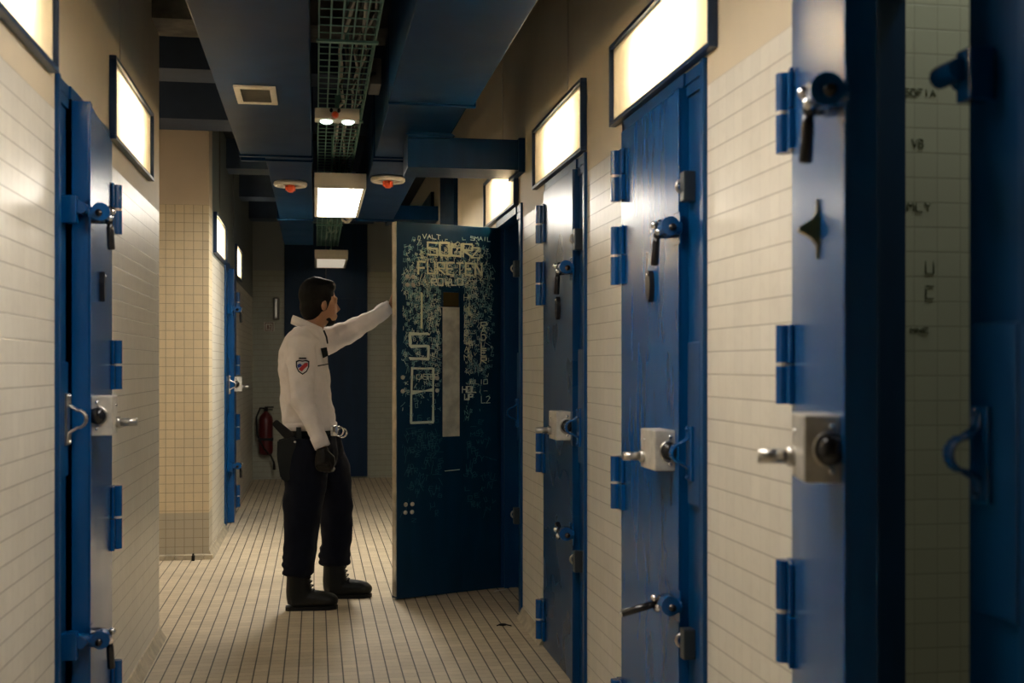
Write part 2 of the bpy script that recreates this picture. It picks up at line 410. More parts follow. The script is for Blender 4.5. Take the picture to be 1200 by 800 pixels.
def bolt_handle(parent, side, u, z, kind, v0=.02):
    """sliding bolt with turner: blue bracket, bolt stub, black grip"""
    P = loc_fn(side)
    bm = BM(); lbox(bm, side, u + .02, u + .083, v0, v0 + .006, z - .045, z + .045, .002)
    tube(bm, [P(u + .050, v0 + .034, z + .004), P(u + .090, v0 + .034, z + .004)], .027, 14)
    tube(bm, [P(u + .070, v0, z), P(u + .070, v0 + .03, z)], .020, 12)
    br = obj('bolt_bracket', bm, 'door', parent, False)
    bm = BM()
    tube(bm, [P(u - .01, v0 + .03, z), P(u + .10, v0 + .03, z)], .010, 12)
    for s in (-.014, .014):
        ellipsoid(bm, P(u + .03 + s, v0 + .05, z + s), .013, .013, .013, seg=12)
    ellipsoid(bm, P(u + .012, v0 + .036, z), .022, .022, .024, seg=14)
    lbox(bm, side, u - .025, u + .045, v0 + .0, v0 + .03, z - .02, z + .02, .006)
    b1 = obj('bolt', bm, 'blacklock', parent, True)
    for (a_, b_, c_) in ((.042, .055, -.008), (.016, .060, .014)):
        bm = BM(); ellipsoid(bm, P(u + a_, v0 + b_, z + c_), .011, .011, .011, seg=12); obj('screw', bm, 'chrome', b1, True)
    bm = BM()
    if kind == 'down': a, b_ = P(u + .012, v0 + .052, z - .01), P(u + .006, v0 + .056, z - .098)
    elif kind == 'out': a, b_ = P(u + .012, v0 + .045, z), P(u + .0, v0 + .150, z - .03)
    else: a, b_ = P(u, v0 + .04, z), P(u - .035, v0 + .045, z + .03)
    tube(bm, [a, a.lerp(b_, .3), b_, b_ + (b_ - a) * .03], [.007, .011, .0115, .007], 12)
    obj('bolt_grip', bm, 'blacklock', b1, True)
    if kind == 'out':
        bm = BM(); tube(bm, [b_ - (b_ - a) * .03, b_ + (b_ - a) * .06], [.0095, .008], 12); obj('grip_end', bm, 'chrome', b1, True)

def lock_box(parent, side, z0, z1, u0=.485, u1=.64, v0=.02, hook='chrome'):
    P = loc_fn(side); zc = (z0 + z1) / 2; v1 = v0 + .062
    bm = BM(); lbox(bm, side, u0, u1, v0, v1, z0, z1, .004); lb = obj('lock_case', bm, 'zinc', parent)
    for (a_, b_, c_, r_) in ((u1, v0 + .018, z0 + .02, .006), (u1, v0 + .018, z1 - .018, .006), (u0 + .05, v1, z1 - .03, .004)):
        bm = BM(); ellipsoid(bm, P(a_, b_, c_), r_, r_, r_, seg=10); obj('screw', bm, 'chrome', lb, True)
    bm = BM(); tube(bm, [P(u0 + .035, v1 - .002, z0 + .035), P(u0 + .035, v1 + .012, z0 + .035)], .017, 16)
    tube(bm, [P(u0 + .035, v1 + .012, z0 + .035), P(u0 + .035, v1 + .062, z0 + .035)], .0125, 16)
    obj('key_cylinder', bm, 'steel', lb, True)
    bm = BM(); tube(bm, [P(u1 - .004, v0 + .018, zc), P(u1 + .012, v0 + .018, zc)], [.026, .024], 20)
    ellipsoid(bm, P(u1 + .012, v0 + .018, zc), .022, .012, .022, seg=16)
    obj('lock_bolt', bm, 'blacklock', lb, True)
    bm = BM(); tube(bm, [P(u1 + .002, v0 + .018 + .028 * math.cos(a), zc + .028 * math.sin(a)) for a in [PI * k / 10 - PI / 2 for k in range(11)]], .004, 8)
    obj('bolt_collar', bm, 'steel', lb, True)
    bm = BM(); lbox(bm, side, u0 - .03, u0, v0, v0 + .02, zc - .012, zc + .012, .003); obj('lock_tongue', bm, 'blacklock', lb)
    return lb

HSET = {1: [(1.82, 1.99), (1.54, 1.735), (.79, .965), (.04, .215)], 2: [(1.728, 1.90), (1.187, 1.357), (.63, .85), (.05, .24)]}
def hinge(parent, side, z0, z1):
    P = loc_fn(side); zm = (z0 + z1) / 2
    bm = BM()
    lbox(bm, side, -.006, .055, .020, .032, z0, zm - .002, .002)
    tube(bm, [P(-.012, .035, z0), P(-.012, .035, zm - .002)], .017, 14)
    h = obj('hinge', bm, 'door', parent)
    bm = BM()
    tube(bm, [P(-.012, .035, zm + .002), P(-.012, .035, z1)], .017, 14)
    lbox(bm, side, -.045, -.006, .004, .024, zm + .002, z1, .002)
    lbox(bm, side, -.006, .050, .022, .030, zm + .002, z1, .002)
    obj('hinge_knuckle', bm, 'door', h)
    bm = BM(); tube(bm, [P(-.012, .035, zm - .004), P(-.012, .035, zm + .004)], .0175, 14); obj('hinge_washer', bm, 'zinc', h)

def viewer(parent, side, z, kind, u=.31):
    P = loc_fn(side)
    bm = BM()
    if kind == 'oval':
        prof = [(.022 * math.cos(a), .048 * math.sin(a)) for a in [2 * PI * k / 24 for k in range(24)]]
        prism(bm, prof, lambda a, b_, h: P(u + a, h, z + b_), .019, .036)
        vo = obj('viewer_cover', bm, 'blacklock', parent)
        bm = BM(); ellipsoid(bm, P(u, .037, z + .035), .005, .005, .005, seg=10); obj('pivot_screw', bm, 'chrome', vo, True)
    else:
        prism(bm, [(0, .055), (.013, .02), (.013, -.02), (0, -.055), (-.013, -.02), (-.013, .02)], lambda a, b_, h: P(u + a, h, z + b_), .018, .026)
        vo = obj('viewer_plate', bm, 'brass', parent)
        bm = BM(); prism(bm, [(.026, .030), (.034, .018), (.058, .003), (.058, -.003), (.034, -.018), (.026, -.030)], lambda a, b_, h: P(u + h, a, z + b_), -.012, .012); obj('viewer_knob', bm, 'brass', vo)

def leaf(name, side, loc, theta, w, htype, lock, bolts, view, label, viewz=1.51, top=2.05, hook='chrome', case=True, paint='door', bshift=0):
    t = empty('cell_door', loc, -side * theta, label=label, cat='door', kind='thing')
    bm = BM(); lbox(bm, side, .004, w - .002, -.030, .020, .006, top, .003); lf = obj('door_leaf', bm, paint, t)
    # folded edge strip on the free side
    bm = BM(); lbox(bm, side, w - .045, w, .0195, .024, .006, top, .0015); obj('edge_strip', bm, paint, t)
    for z0, z1 in HSET[htype]: hinge(t, side, z0, z1)
    if case: lock_box(t, side, lock[0], lock[1], u0=w - .19, u1=w - .035)
    for z, kind in bolts: bolt_handle(t, side, w - .065 - bshift, z, kind)
    if view: viewer(t, side, viewz, view, u=w * .58)
    return t, lf

def u_strap(bm, side, P, u, v0, zc, r=.022, w=.010):
    pts = [P(u, v0 + .004, zc + .062), P(u, v0 + .006, zc + .040), P(u, v0 + .020, zc + .030)]
    for k in range(9):
        a = PI / 2 - PI * k / 8; pts.append(P(u, v0 + .026 + .026 * math.cos(a), zc + .026 * math.sin(a)))
    pts += [P(u, v0 + .020, zc - .030), P(u, v0 + .006, zc - .040), P(u, v0 + .004, zc - .062)]
    # flat strap as ribbon box sweep
    hw = w
    A = []; B = []
    for p in pts:
        A.append(p)
    for k in range(len(A) - 1):
        tube(bm, [A[k] + Vector((0, -hw, 0)), A[k] + Vector((0, hw, 0))], .0042, 8)
    # skin between
    tube(bm, [p + Vector((0, -hw, 0)) for p in A], .0035, 8); tube(bm, [p + Vector((0, hw, 0)) for p in A], .0035, 8)
    prev = None
    for p in A:
        cur = (bm.verts.new(p + Vector((0, -hw, 0))), bm.verts.new(p + Vector((0, hw, 0))))
        if prev: bm.faces.new((prev[0], prev[1], cur[1], cur[0]))
        prev = cur

def frame(n, side, d, lockz, htype, strap='door', top=2.092, xface=None, staples=True, label=None, plate=(.886, 1.335)):
    X = xface if xface is not None else (XR if side > 0 else XL)
    t = empty('door_%d' % n, (X, d['h'], 0), kind='structure', label=label)
    P = loc_fn(side); w = d['h'] - d['l']; pw = d['l'] - d['n']; ue = w + pw
    th = TH - .01
    bm = BM(); lbox(bm, side, -.022, .002, -th, .010, .0, top - .001); lbox(bm, side, -.022, w, -.06, .010, 2.053, top - .002); lbox(bm, side, -.022, ue, -.05, .004, 2.056, top - .002)
    # stop behind leaf
    lbox(bm, side, .0, .022, -.06, -.032, .0, 2.05); lbox(bm, side, w - .02, w, -.07, -.034, 0, 2.05)
    obj('door_frame', bm, 'frame', t)
    bm = BM(); lbox(bm, side, w + .004, ue, -th, -.004, .0, top - .003); lp = obj('lock_panel', bm, 'frame', t)
    bm = BM(); lbox(bm, side, ue - .030, ue, -.006, .012, .0, top - .001, .003); obj('panel_rim', bm, 'frame', t)
    bm = BM(); lbox(bm, side, w + .012, ue - .034, -.006, .006, 2.02, 2.05, .001)
    lbox(bm, side, w + .035, ue - .036, -.006, .010, plate[0], plate[1], .004)
    obj('keeper_panel', bm, 'frame', lp)
    zc = sum(lockz) / 2
    uu = w + .060
    bm = BM(); lbox(bm, side, uu - .022, uu + .03, .008, .016, zc - .075, zc + .075, .002); u_strap(bm, side, P, uu, .012, zc)
    k = obj('keeper', bm, strap, t, False)
    for zz in (zc - .066, zc + .066):
        bm = BM(); ellipsoid(bm, P(uu, .018, zz), .007, .007, .007, seg=10); obj('screw', bm, 'chrome' if strap == 'steel' else strap, k, True)
    if staples:
        for zz in ((1.765, .50) if htype == 1 else (1.72, .46)):
            bm = BM()
            uc = w + .045
            if htype == 1:
                lbox(bm, side, uc - .018, uc + .022, -.004, .030, zz - .042, zz + .042, .004)
            else:
                lbox(bm, side, uc - .005, uc + .035, -.004, .040, zz - .040, zz + .040, .003)
                tube(bm, [P(uc - .04, .048, zz + .008), P(uc + .02, .048, zz + .008)], .018, 12)
            sb = obj('staple_block', bm, 'staple' if htype == 1 else 'door', t)
            bm = BM(); tube(bm, [P(uc - .022, .014 + .024 * math.sin(a), zz + .004 + .020 * math.cos(a)) for a in [PI * q / 8 for q in range(9)]], .0045, 8)
            obj('staple', bm, 'steel' if htype == 1 else 'door', sb, True)
    return t

# nearest right door (open a hand's breadth)
frame(1, 1, DR[0], (1.077, 1.188), 2, label='blue steel frame of the nearest right cell, opening showing green tiles')
leaf('d', 1, (XR, 2.435, 0), math.radians(15), .66, 2, (1.077, 1.188), [(1.705, 'down')], 'brass', 'glossy blue cell door with brass spyhole, nearest on the right and standing ajar', viewz=1.52)
frame(2, 1, DR[1], (.97, 1.085), 1, label='blue steel frame around the bright blue closed right door')
leaf('c', 1, (XR, 3.895, 0), 0, .658, 1, (.97, 1.085), [(1.655, 'down'), (.595, 'out')], 'oval', 'bright blue closed cell door whose lower bolt grip sticks out into the corridor')
frame(3, 1, DR[2], (.97, 1.085), 1, label='dark blue steel frame around the middle closed right door')
leaf('b', 1, (XR, 5.285, 0), 0, .641, 1, (.97, 1.085), [(1.655, 'down'), (.60, 'up')], 'oval', 'closed blue cell door between the open scratched door and the bright blue one', paint='door_part_shaded')
frame(4, 1, DR[3], (.97, 1.085), 1, label='dark blue steel frame of the cell whose scratched door stands open')
ta, lfa = leaf('a', 1, (XR, 6.75, 0), math.radians(67.7), .66, 1, (.97, 1.085), [(1.655, 'down')], None, 'dark blue cell door standing wide open, inner face covered in scratched graffiti', paint='door_shaded', bshift=.08)
# left door
frame(5, -1, DL[0], (1.055, 1.175), 2, strap='steel', label='blue steel frame of the cell door on the near left wall', plate=(.95, 1.28))
leaf('l', -1, (XL, 4.335, 0), math.radians(3.5), .655, 2, (1.06, 1.178), [(1.718, 'down'), (.458, 'down')], 'oval', 'blue cell door on the near left wall with steel lock case', viewz=1.52)
DF = dict(n=9.45, l=9.85, h=10.54)
frame(6, -1, DF, (1.055, 1.175), 2, strap='steel', xface=XLF, top=2.055 + .037, label='blue steel frame of the distant left cell door')
leaf('f', -1, (XLF, 10.54, 0), math.radians(2), .685, 2, (1.06, 1.178), [(1.718, 'down'), (.458, 'down')], None, 'distant narrow-looking blue cell door on the far left wall')

# ---- scratched graffiti on the inner face of the open leaf (local leaf plane v = -.030, u, z)
VF = -.0306
def G(gx, gy):
    u = .66 - .66 * (gx / 6.154 - 2) / 126.
    return u, 2.046 - gy * .000762
def ribbon(bm, pts, w, dv=0.):
    pts = [Vector(p) for p in pts]
    for i in range(len(pts) - 1):
        a, b_ = pts[i], pts[i + 1]; d = b_ - a
        if d.length < 1e-6: continue
        d.normalize(); n = Vector((-d.y, d.x)) * w / 2; e = d * w * .3
        q = [a - n - e, b_ - n + e, b_ + n + e, a + n - e]
        top = [bm.verts.new((-(VF - .0005 - dv), -p.x, p.y)) for p in q]
        bot = [bm.verts.new((-(VF + .0006), -p.x, p.y)) for p in q]
        bm.faces.new(top); bm.faces.new(bot[::-1])
        for k in range(4): bm.faces.new((top[k], top[(k + 1) % 4], bot[(k + 1) % 4], bot[k]))
FONT = {
 'A': [[(0, 1), (.5, 0), (1, 1)], [(.2, .6), (.8, .6)]], 'B': [[(0, 0), (0, 1), (.8, 1), (1, .75), (.7, .5), (0, .5)], [(.7, .5), (.9, .25), (.7, 0), (0, 0)]],
 'C': [[(1, 0), (0, 0), (0, 1), (1, 1)]], 'D': [[(0, 0), (0, 1), (.7, 1), (1, .5), (.7, 0), (0, 0)]], 'E': [[(1, 0), (0, 0), (0, 1), (1, 1)], [(0, .5), (.8, .5)]],
 'F': [[(1, 0), (0, 0), (0, 1)], [(0, .5), (.8, .5)]], 'G': [[(1, 0), (0, 0), (0, 1), (1, 1), (1, .5), (.5, .5)]], 'H': [[(0, 0), (0, 1)], [(1, 0), (1, 1)], [(0, .5), (1, .5)]],
 'I': [[(.5, 0), (.5, 1)]], 'J': [[(1, 0), (1, 1), (.2, 1), (0, .7)]], 'K': [[(0, 0), (0, 1)], [(1, 0), (0, .5), (1, 1)]], 'L': [[(0, 0), (0, 1), (1, 1)]],
 'M': [[(0, 1), (0, 0), (.5, .5), (1, 0), (1, 1)]], 'N': [[(0, 1), (0, 0), (1, 1), (1, 0)]], 'O': [[(0, 0), (1, 0), (1, 1), (0, 1), (0, 0)]], 'P': [[(0, 1), (0, 0), (1, 0), (1, .5), (0, .5)]],
 'R': [[(0, 1), (0, 0), (1, 0), (1, .5), (0, .5), (1, 1)]], 'S': [[(1, 0), (0, 0), (0, .5), (1, .5), (1, 1), (0, 1)]], 'T': [[(0, 0), (1, 0)], [(.5, 0), (.5, 1)]],
 'U': [[(0, 0), (0, 1), (1, 1), (1, 0)]], 'V': [[(0, 0), (.5, 1), (1, 0)]], 'W': [[(0, 0), (.25, 1), (.5, .4), (.75, 1), (1, 0)]], 'Y': [[(0, 0), (.5, .5), (1, 0)], [(.5, .5), (.5, 1)]],
 'Z': [[(0, 0), (1, 0), (0, 1), (1, 1)]], '5': [[(1, 0), (0, 0), (0, .45), (.8, .45), (1, .7), (.8, 1), (0, 1)]], '2': [[(0, .1), (.5, 0), (1, .2), (0, 1), (1, 1)]],
}
rg = random.Random(3)
def word(bm, txt, x0, y0, cw, ch, gap=.35, w=.006, jit=4, repeat=2, slant=0):
    x = x0
    for c in txt:
        if c in FONT:
            for st in FONT[c]:
                for r_ in range(repeat):
                    ribbon(bm, [G(x + p[0] * cw + rg.uniform(-jit, jit), y0 + p[1] * ch + slant * (x - x0) + rg.uniform(-jit, jit)) for p in st], w * rg.uniform(.7, 1.1), .0002 * r_)
        x += cw * (1 + gap)
def gpart(name, fill, mat):
    bm = BM(); fill(bm); obj(name, bm, mat, ta)
O2 = 738
def f1(bm):
    word(bm, 'SOUR', 235, 130, 70, 90, .25, .008, 6, 4); word(bm, 'Z', 560, 150, 60, 75, .2, .006, 5, 2)
    word(bm, 'FURETEN', 165, 275, 52, 85, .35, .007, 5, 3, -.02)
gpart('graffiti_title', f1, 'scr3')
def f2(bm): word(bm, 'ROWLO', 262, 395, 36, 46, .35, .006, 3, 2, -.05); word(bm, 'Z', 540, 395, 60, 45, .2, .003, 3, 1)
gpart('graffiti_name', f2, 'scr1')
def f3(bm):
    word(bm, 'S', 110, O2 + 55, 130, 180, .2, .009, 9, 5); 
    for r_ in range(6):
        q = [(125, 300), (275, 300), (275, 690), (115, 690), (125, 300)]
        ribbon(bm, [G(a + rg.uniform(-7, 7), O2 + b_ + rg.uniform(-7, 7)) for a, b_ in q], .0055)
    for r_ in range(4): ribbon(bm, [G(125, O2 + 462 + r_ * 8), G(270, O2 + 466 - r_ * 6)], .006)
gpart('graffiti_initials', f3, 'scr1')
def f4(bm):
    for c, yy in (('R', 700), ('A', 740), ('D', 790), ('L', 850), ('E', 905), ('R', 960)):
        word(bm, c, 632, yy, 40, 42, .2, .006, 3, 2)
    for c, yy in (('H', 500), ('S', 600), ('C', 650), ('R', 700), ('D', 760), ('U', 820), ('A', 880), ('M', 940)):
        word(bm, c, 505, yy, 34, 42, .2, .0035, 3, 1)
    word(bm, 'I', 178, 500, 30, 250, .2, .009, 5, 4)
gpart('graffiti_column', f4, 'scr3')
for args in (('HOL', 492, O2 + 435, 28, 44, .3, .0048, 2, 2), ('UP', 508, O2 + 492, 26, 40, .3, .0048, 2, 2), ('CASPER', 155, O2 + 345, 22, 34, .2, .004, 3, 1), ('JULIO', 520, O2 + 385, 28, 32, .2, .003, 3, 1),
             ('SMAIL', 555, 70, 24, 26, .3, .004, 3, 1), ('VALT', 200, 75, 26, 30, .3, .004, 3, 1), ('L2', 635, O2 + 510, 30, 50, .3, .004, 3, 1)):
    gpart('graffiti_word', lambda bm: word(bm, *args), 'scr1')
gpart('scored_line', lambda bm: ribbon(bm, [G(360, 1785), G(470, 1780)], .003), 'scr1')
KEYS = [k for k in FONT if k != 'I']
def scr(bm, n, w, ymin, ymax, xmin=55, xmax=720, size=24, glyph=.6):
    k = 0
    while k < n:
        gx = rg.uniform(xmin, xmax); gy = rg.triangular(ymin, ymax, ymin + (ymax - ymin) * .25)
        if gy > 430 and 318 < gx < 505: continue
        if rg.random() < (gx - 500) / 400.: continue
        k += 1
        if rg.random() < glyph:
            cw, ch = rg.uniform(.5, 1.) * size, rg.uniform(.7, 1.4) * size; a = rg.gauss(0, .25); ca, sa = math.cos(a), math.sin(a)
            for st in FONT[rg.choice(KEYS)]:
                ribbon(bm, [G(min(755, gx + p[0] * cw * ca - p[1] * ch * sa), gy + p[0] * cw * sa + p[1] * ch * ca) for p in st], w)
        else:
            a = rg.choice((0, PI / 2, PI / 2, 1.1, 2.0)) + rg.gauss(0, .25); L = rg.uniform(.6, 2.2) * size
            p = (gx, gy); q = (gx + math.cos(a) * L * .5, gy + math.sin(a) * L * .5); e = (q[0] + math.cos(a + .15) * L * .5, q[1] + math.sin(a + .15) * L * .5)
            ribbon(bm, [G(min(755, t_[0]), t_[1]) for t_ in (p, q, e)], w)
def stuff(name, mat, *a, **k):
    bm = BM(); scr(bm, *a, **k); obj(name, bm, mat, ta)['kind'] = 'stuff'
stuff('scratch_marks', 'scr2', 900, .0020, 80, 1450)
stuff('bright_scratch_marks', 'scr1', 420, .0018, 90, 1350, size=20)
stuff('faint_scratch_marks', 'scr4', 160, .0022, 1350, 2150, size=34)
stuff('yellow_scratch_marks', 'scr3', 150, .0026, 70, 480, 150, 650, size=24)
stuff('pale_scratch_column', 'scr3', 60, .0024, 430, 1200, 500, 580, size=24)
stuff('dense_scratch_column', 'scr1', 60, .0022, 430, 1200, 230, 318, size=22)
# cover plate, slot and bolts on the inner face
def inner(bm, u0, u1, v0, v1, z0, z1, bev=0.): lbox(bm, 1, u0, u1, -v0, -v1, z0, z1, bev)
bm = BM(); inner(bm, .272, .378, .029, .034, .876, 1.593, .001); obj('cover_plate', bm, 'plate', ta)
bm = BM(); inner(bm, .276, .374, .030, .0315, 1.595, 1.675, .0004); obj('viewing_slot', bm, 'slot', ta)
bm = BM()
for (u0, u1, z0, z1) in ((.262, .272, 1.593, 1.69), (.378, .388, 1.593, 1.69), (.262, .388, 1.675, 1.69)): inner(bm, u0, u1, .029, .034, z0, z1, .001)
obj('slot_surround', bm, 'door_shaded', ta)
for (u, z) in [(.595, 1.752), (.56, 1.752), (.595, 1.708), (.56, 1.708), (.623, 1.205), (.623, 1.13), (.412, 1.20), (.412, 1.132), (.605, .515), (.565, .515), (.607, .472), (.567, .472)]:
    bm = BM(); lathe(bm, [(.012, .029), (.012, .033), (.0085, .038), (.003, .040)], (0, -u, z), 'x', 14); obj('bolt_head', bm, 'white', ta, True)
bm = BM(); inner(bm, .6585, .6625, -.018, .029, .02, 2.048); obj('edge_channel', bm, 'steel', ta)

# scribbles on the cell partition
def scribble(x, z, w, h, txt, s=1.):
    bm = BM(); cx = x
    for c in txt:
        for st in FONT.get(c, []):
            pts = [Vector((cx + p[0] * w, 0, z - p[1] * h)) for p in st]
            for i in range(len(pts) - 1): tube(bm, [pts[i] + Vector((0, 2.6585, 0)), pts[i + 1] + Vector((0, 2.6585, 0))], .0016, 6)
        cx += w * 1.4
    o = obj('wall_scribble', bm, 'ink', wc, True)
scribble(1.385, 1.93, .012, .016, 'SOFIA'); scribble(1.37, 1.66, .016, .022, 'SMLY'); scribble(1.44, 1.52, .02, .03, 'U'); scribble(1.44, 1.46, .02, .03, 'C'); scribble(1.40, 1.36, .012, .012, 'MNE')
scribble(1.405, 1.81, .012, .02, 'VB')

# ------------------------------------------------------------------ transom light boxes
def transom(side, y0, y1, z0, z1, X, label, power=7.5):
    t = empty('transom_light', (X, (y0 + y1) / 2, (z0 + z1) / 2), label=label, cat='light', group='backlit panels above the cell doors')
    hy, hz = (y1 - y0) / 2, (z1 - z0) / 2
    def bx(bm, a0, a1, v0, v1, c0, c1, bev=0.): box(bm, -v0 * side, -v1 * side, a0, a1, c0, c1, bev)
    b = .014
    bm = BM(); bx(bm, -hy, hy, .001, .026, hz - b, hz, .002); bx(bm, -hy, hy, .001, .026, -hz, -hz + b, .002)
    bx(bm, -hy, -hy + b, .001, .026, -hz + b, hz - b, .002); bx(bm, hy - b, hy, .001, .026, -hz + b, hz - b, .002)
    obj('light_frame', bm, 'boxframe', t)
    bm = BM(); bx(bm, -hy + b, hy - b, .009, .012, -hz + b, hz - b); obj('light_pane', bm, 'trans', t)
    bm = BM(); c = .024
    bx(bm, -hy + c, hy - c, -ND + .002, -ND + .006, -hz + c, hz - c)
    for q in (-1, 1):
        bx(bm, q * (hy - c), q * (hy - c - .003), -ND + .006, .006, -hz + c, hz - c); bx(bm, -hy + c, hy - c, -ND + .006, .006, q * (hz - c), q * (hz - c - .003))
    obj('light_backing', bm, 'boxin', t)
    L = bpy.data.lights.new('transom_lamp', 'AREA'); L.shape = 'RECTANGLE'; L.size = .06; L.size_y = hy * 1.0; L.energy = power; L.color = (1., .86, .66)
    lo = bpy.data.objects.new('transom_lamp', L); C.objects.link(lo); lo.parent = t; lo.location = (.060 * side, -.06 * hy, .0)
    lo.rotation_euler = (0, side * PI / 2, 0)
    return t
transom(1, 2.97, 4.04, 2.096, 2.376, XR, 'backlit cream panel above the bright blue right door, large and nearest')
transom(1, 4.487, 5.54, 2.096, 2.376, XR, 'backlit cream panel above the middle closed right door', 6.5)
transom(1, 6.06, 7.20, 2.096, 2.376, XR, 'backlit cream panel above the open scratched door')
transom(-1, 2.35, 3.435, 2.07, 2.365, XL, 'backlit cream panel in the top left corner before the left door')
transom(-1, 4.386, 5.385, 2.07, 2.365, XL, 'backlit cream panel on the left wall just past the left door')
transom(-1, 8.42, 9.41, 2.045, 2.325, XLF, 'small backlit panel before the distant left door', 20)
transom(-1, 10.60, 11.40, 2.045, 2.325, XLF, 'small backlit panel beyond the distant left door')

# ------------------------------------------------------------------ ducts
DZ = 2.41
def duct_thing(label, loc): return empty('air_duct', loc, label=label, cat='duct')
tl = duct_thing('wide dark blue air duct along the left of the cable tray', (-.2, 5, DZ))
def wbox(bm, t, x0, x1, y0, y1, z0, z1, bev=0.):
    l = t.location; box(bm, x0 - l.x, x1 - l.x, y0 - l.y, y1 - l.y, z0 - l.z, z1 - l.z, bev)
bm = BM(); wbox(bm, tl, -.402, -.022, -2.9, 6.62, DZ, 2.78, .004); obj('duct_section', bm, 'duct', tl)
bm = BM(); wbox(bm, tl, -.275, -.022, 6.66, 9.45, DZ, 2.74, .004); obj('duct_section', bm, 'duct', tl)
bm = BM(); wbox(bm, tl, -.290, -.022, 9.50, 11.5, DZ, 2.74, .004); obj('duct_section', bm, 'duct', tl)
for (x0, x1, yy) in ((-.408, -.016, 6.60), (-.408, -.016, 6.74), (-.296, -.016, 9.46), (-.408, -.016, 2.9)):
    bm = BM(); wbox(bm, tl, x0, x1, yy, yy + .035, DZ - .010, 2.785, .003); obj('duct_flange', bm, 'duct', tl)
tr = duct_thing('dark blue air duct along the right of the cable tray', (.5, 5, DZ))
bm = BM(); wbox(bm, tr, .312, .685, -2.9, 5.20, DZ, 2.78, .004); obj('duct_section', bm, 'duct', tr)
bm = BM(); wbox(bm, tr, .318, .655, 5.25, 6.60, DZ, 2.76, .004); obj('duct_section', bm, 'duct', tr)
bm = BM(); wbox(bm, tr, .318, .600, 6.65, 9.45, DZ + .004, 2.74, .004); obj('duct_section', bm, 'duct', tr)
for (x1, yy) in ((.693, 5.19), (.66, 6.56), (.66, 6.66), (.606, 9.42), (.693, 2.6)):
    bm = BM(); wbox(bm, tr, .310, x1, yy, yy + .035, DZ - .010, 2.785, .003); obj('duct_flange', bm, 'duct', tr)
# branch to the right wall
tb = empty('branch_duct', (.7, 6.0, 2.24), label='short boxy blue duct branching from the right duct to the wall', cat='duct')
bm = BM(); wbox(bm, tb, .445, XR - .004, 5.86, 6.17, 2.242, 2.392, .003); obj('duct_section', bm, 'duct', tb)
bm = BM()
P0 = tb.location
def prof(a, b_, h): return Vector((a, h, b_)) - P0
prism(bm, [(.445, 2.385), (.66, 2.385), (.66, 2.398), (.445, 2.398)], prof, 5.84, 6.19)
prism(bm, [(.43, 2.396), (.675, 2.396), (.655, 2.4085), (.45, 2.4085)], prof, 5.83, 6.20)
obj('duct_collar', bm, 'duct', tb)
bm = BM(); wbox(bm, tb, XR - .035, XR - .003, 5.85, 6.18, 2.232, 2.40, .003); obj('wall_collar', bm, 'duct', tb)
tb2 = empty('branch_duct', (.8, 10.2, 2.5), label='distant dark duct stub crossing to the right wall above the open door', cat='duct')
bm = BM(); wbox(bm, tb2, .60, XR - .004, 10.1, 10.5, 2.50, 2.62, .003); obj('duct_section', bm, 'duct', tb2)
bm = BM(); wbox(bm, tb2, .60, .63, 10.09, 10.51, 2.49, 2.63, .003); obj('duct_flange', bm, 'duct', tb2)
bm = BM(); wbox(bm, tb2, .66, .70, 10.2, 10.4, 2.62, HC-.001); obj('duct_hanger', bm, 'duct', tb2)
# ventilation grille
tv = empty('ventilation_grille', (-.247, 5.13, DZ), label='small cream ventilation grille under the left duct', cat='vent')
bm = BM()
for a in ((-.085, .085, -.16, -.125), (-.085, .085, .125, .16), (-.085, -.060, -.125, .125), (.060, .085, -.125, .125)):
    box(bm, a[0], a[1], a[2], a[3], -.010, -.0005, .002)
obj('grille_frame', bm, 'white', tv)
bm = BM()
for k in range(11):
    yy = -.118 + k * .0235; prism(bm, [(-.002, -.001), (.010, -.008), (.012, -.008), (.001, -.001)], lambda a, b_, h: Vector((h, yy + a, b_)), -.060, .060)
obj('grille_louvres', bm, 'louvre', tv)
bm = BM(); box(bm, -.06, .06, -.125, .125, -.0012, -.0002); obj('grille_backing', bm, 'blackrub', tv)

# ------------------------------------------------------------------ cable tray
tt = empty('cable_tray', (.12, 5, 2.56), label='long wire mesh cable tray between the two ducts', cat='cable tray')
bm = BM()
TX0, TX1, TZ, TS = .012, .235, 2.555, .055
for k in range(6):
    x = TX0 + (TX1 - TX0) * k / 5; tube(bm, [Vector((x, -1, TZ)) - tt.location, Vector((x, 13.0, TZ)) - tt.location], .0034, 6)
for x in (TX0, TX1):
    for zz in (TZ + .028, TZ + TS): tube(bm, [Vector((x, -1, zz)) - tt.location, Vector((x, 13.0, zz)) - tt.location], .0028, 6)
obj('tray_wires', bm, 'mesh', tt)
bm = BM(); yy = -1
while yy < 13:
    tube(bm, [Vector(p) - tt.location for p in ((TX0, yy, TZ + TS), (TX0, yy, TZ), (TX1, yy, TZ), (TX1, yy, TZ + TS))], .0028, 6); yy += .105
obj('tray_cross_wires', bm, 'mesh', tt)
for yy in (1.5, 3.2, 4.75, 6.3, 9.1, 11.0):
    bm = BM(); wbox(bm, tt, TX0 - .01, TX1 + .01, yy, yy + .03, TZ - .012, TZ - .003); wbox(bm, tt, .115, .130, yy + .01, yy + .02, TZ - .01, HC - .002); obj('tray_hanger', bm, 'mesh', tt)
rc = random.Random(11)
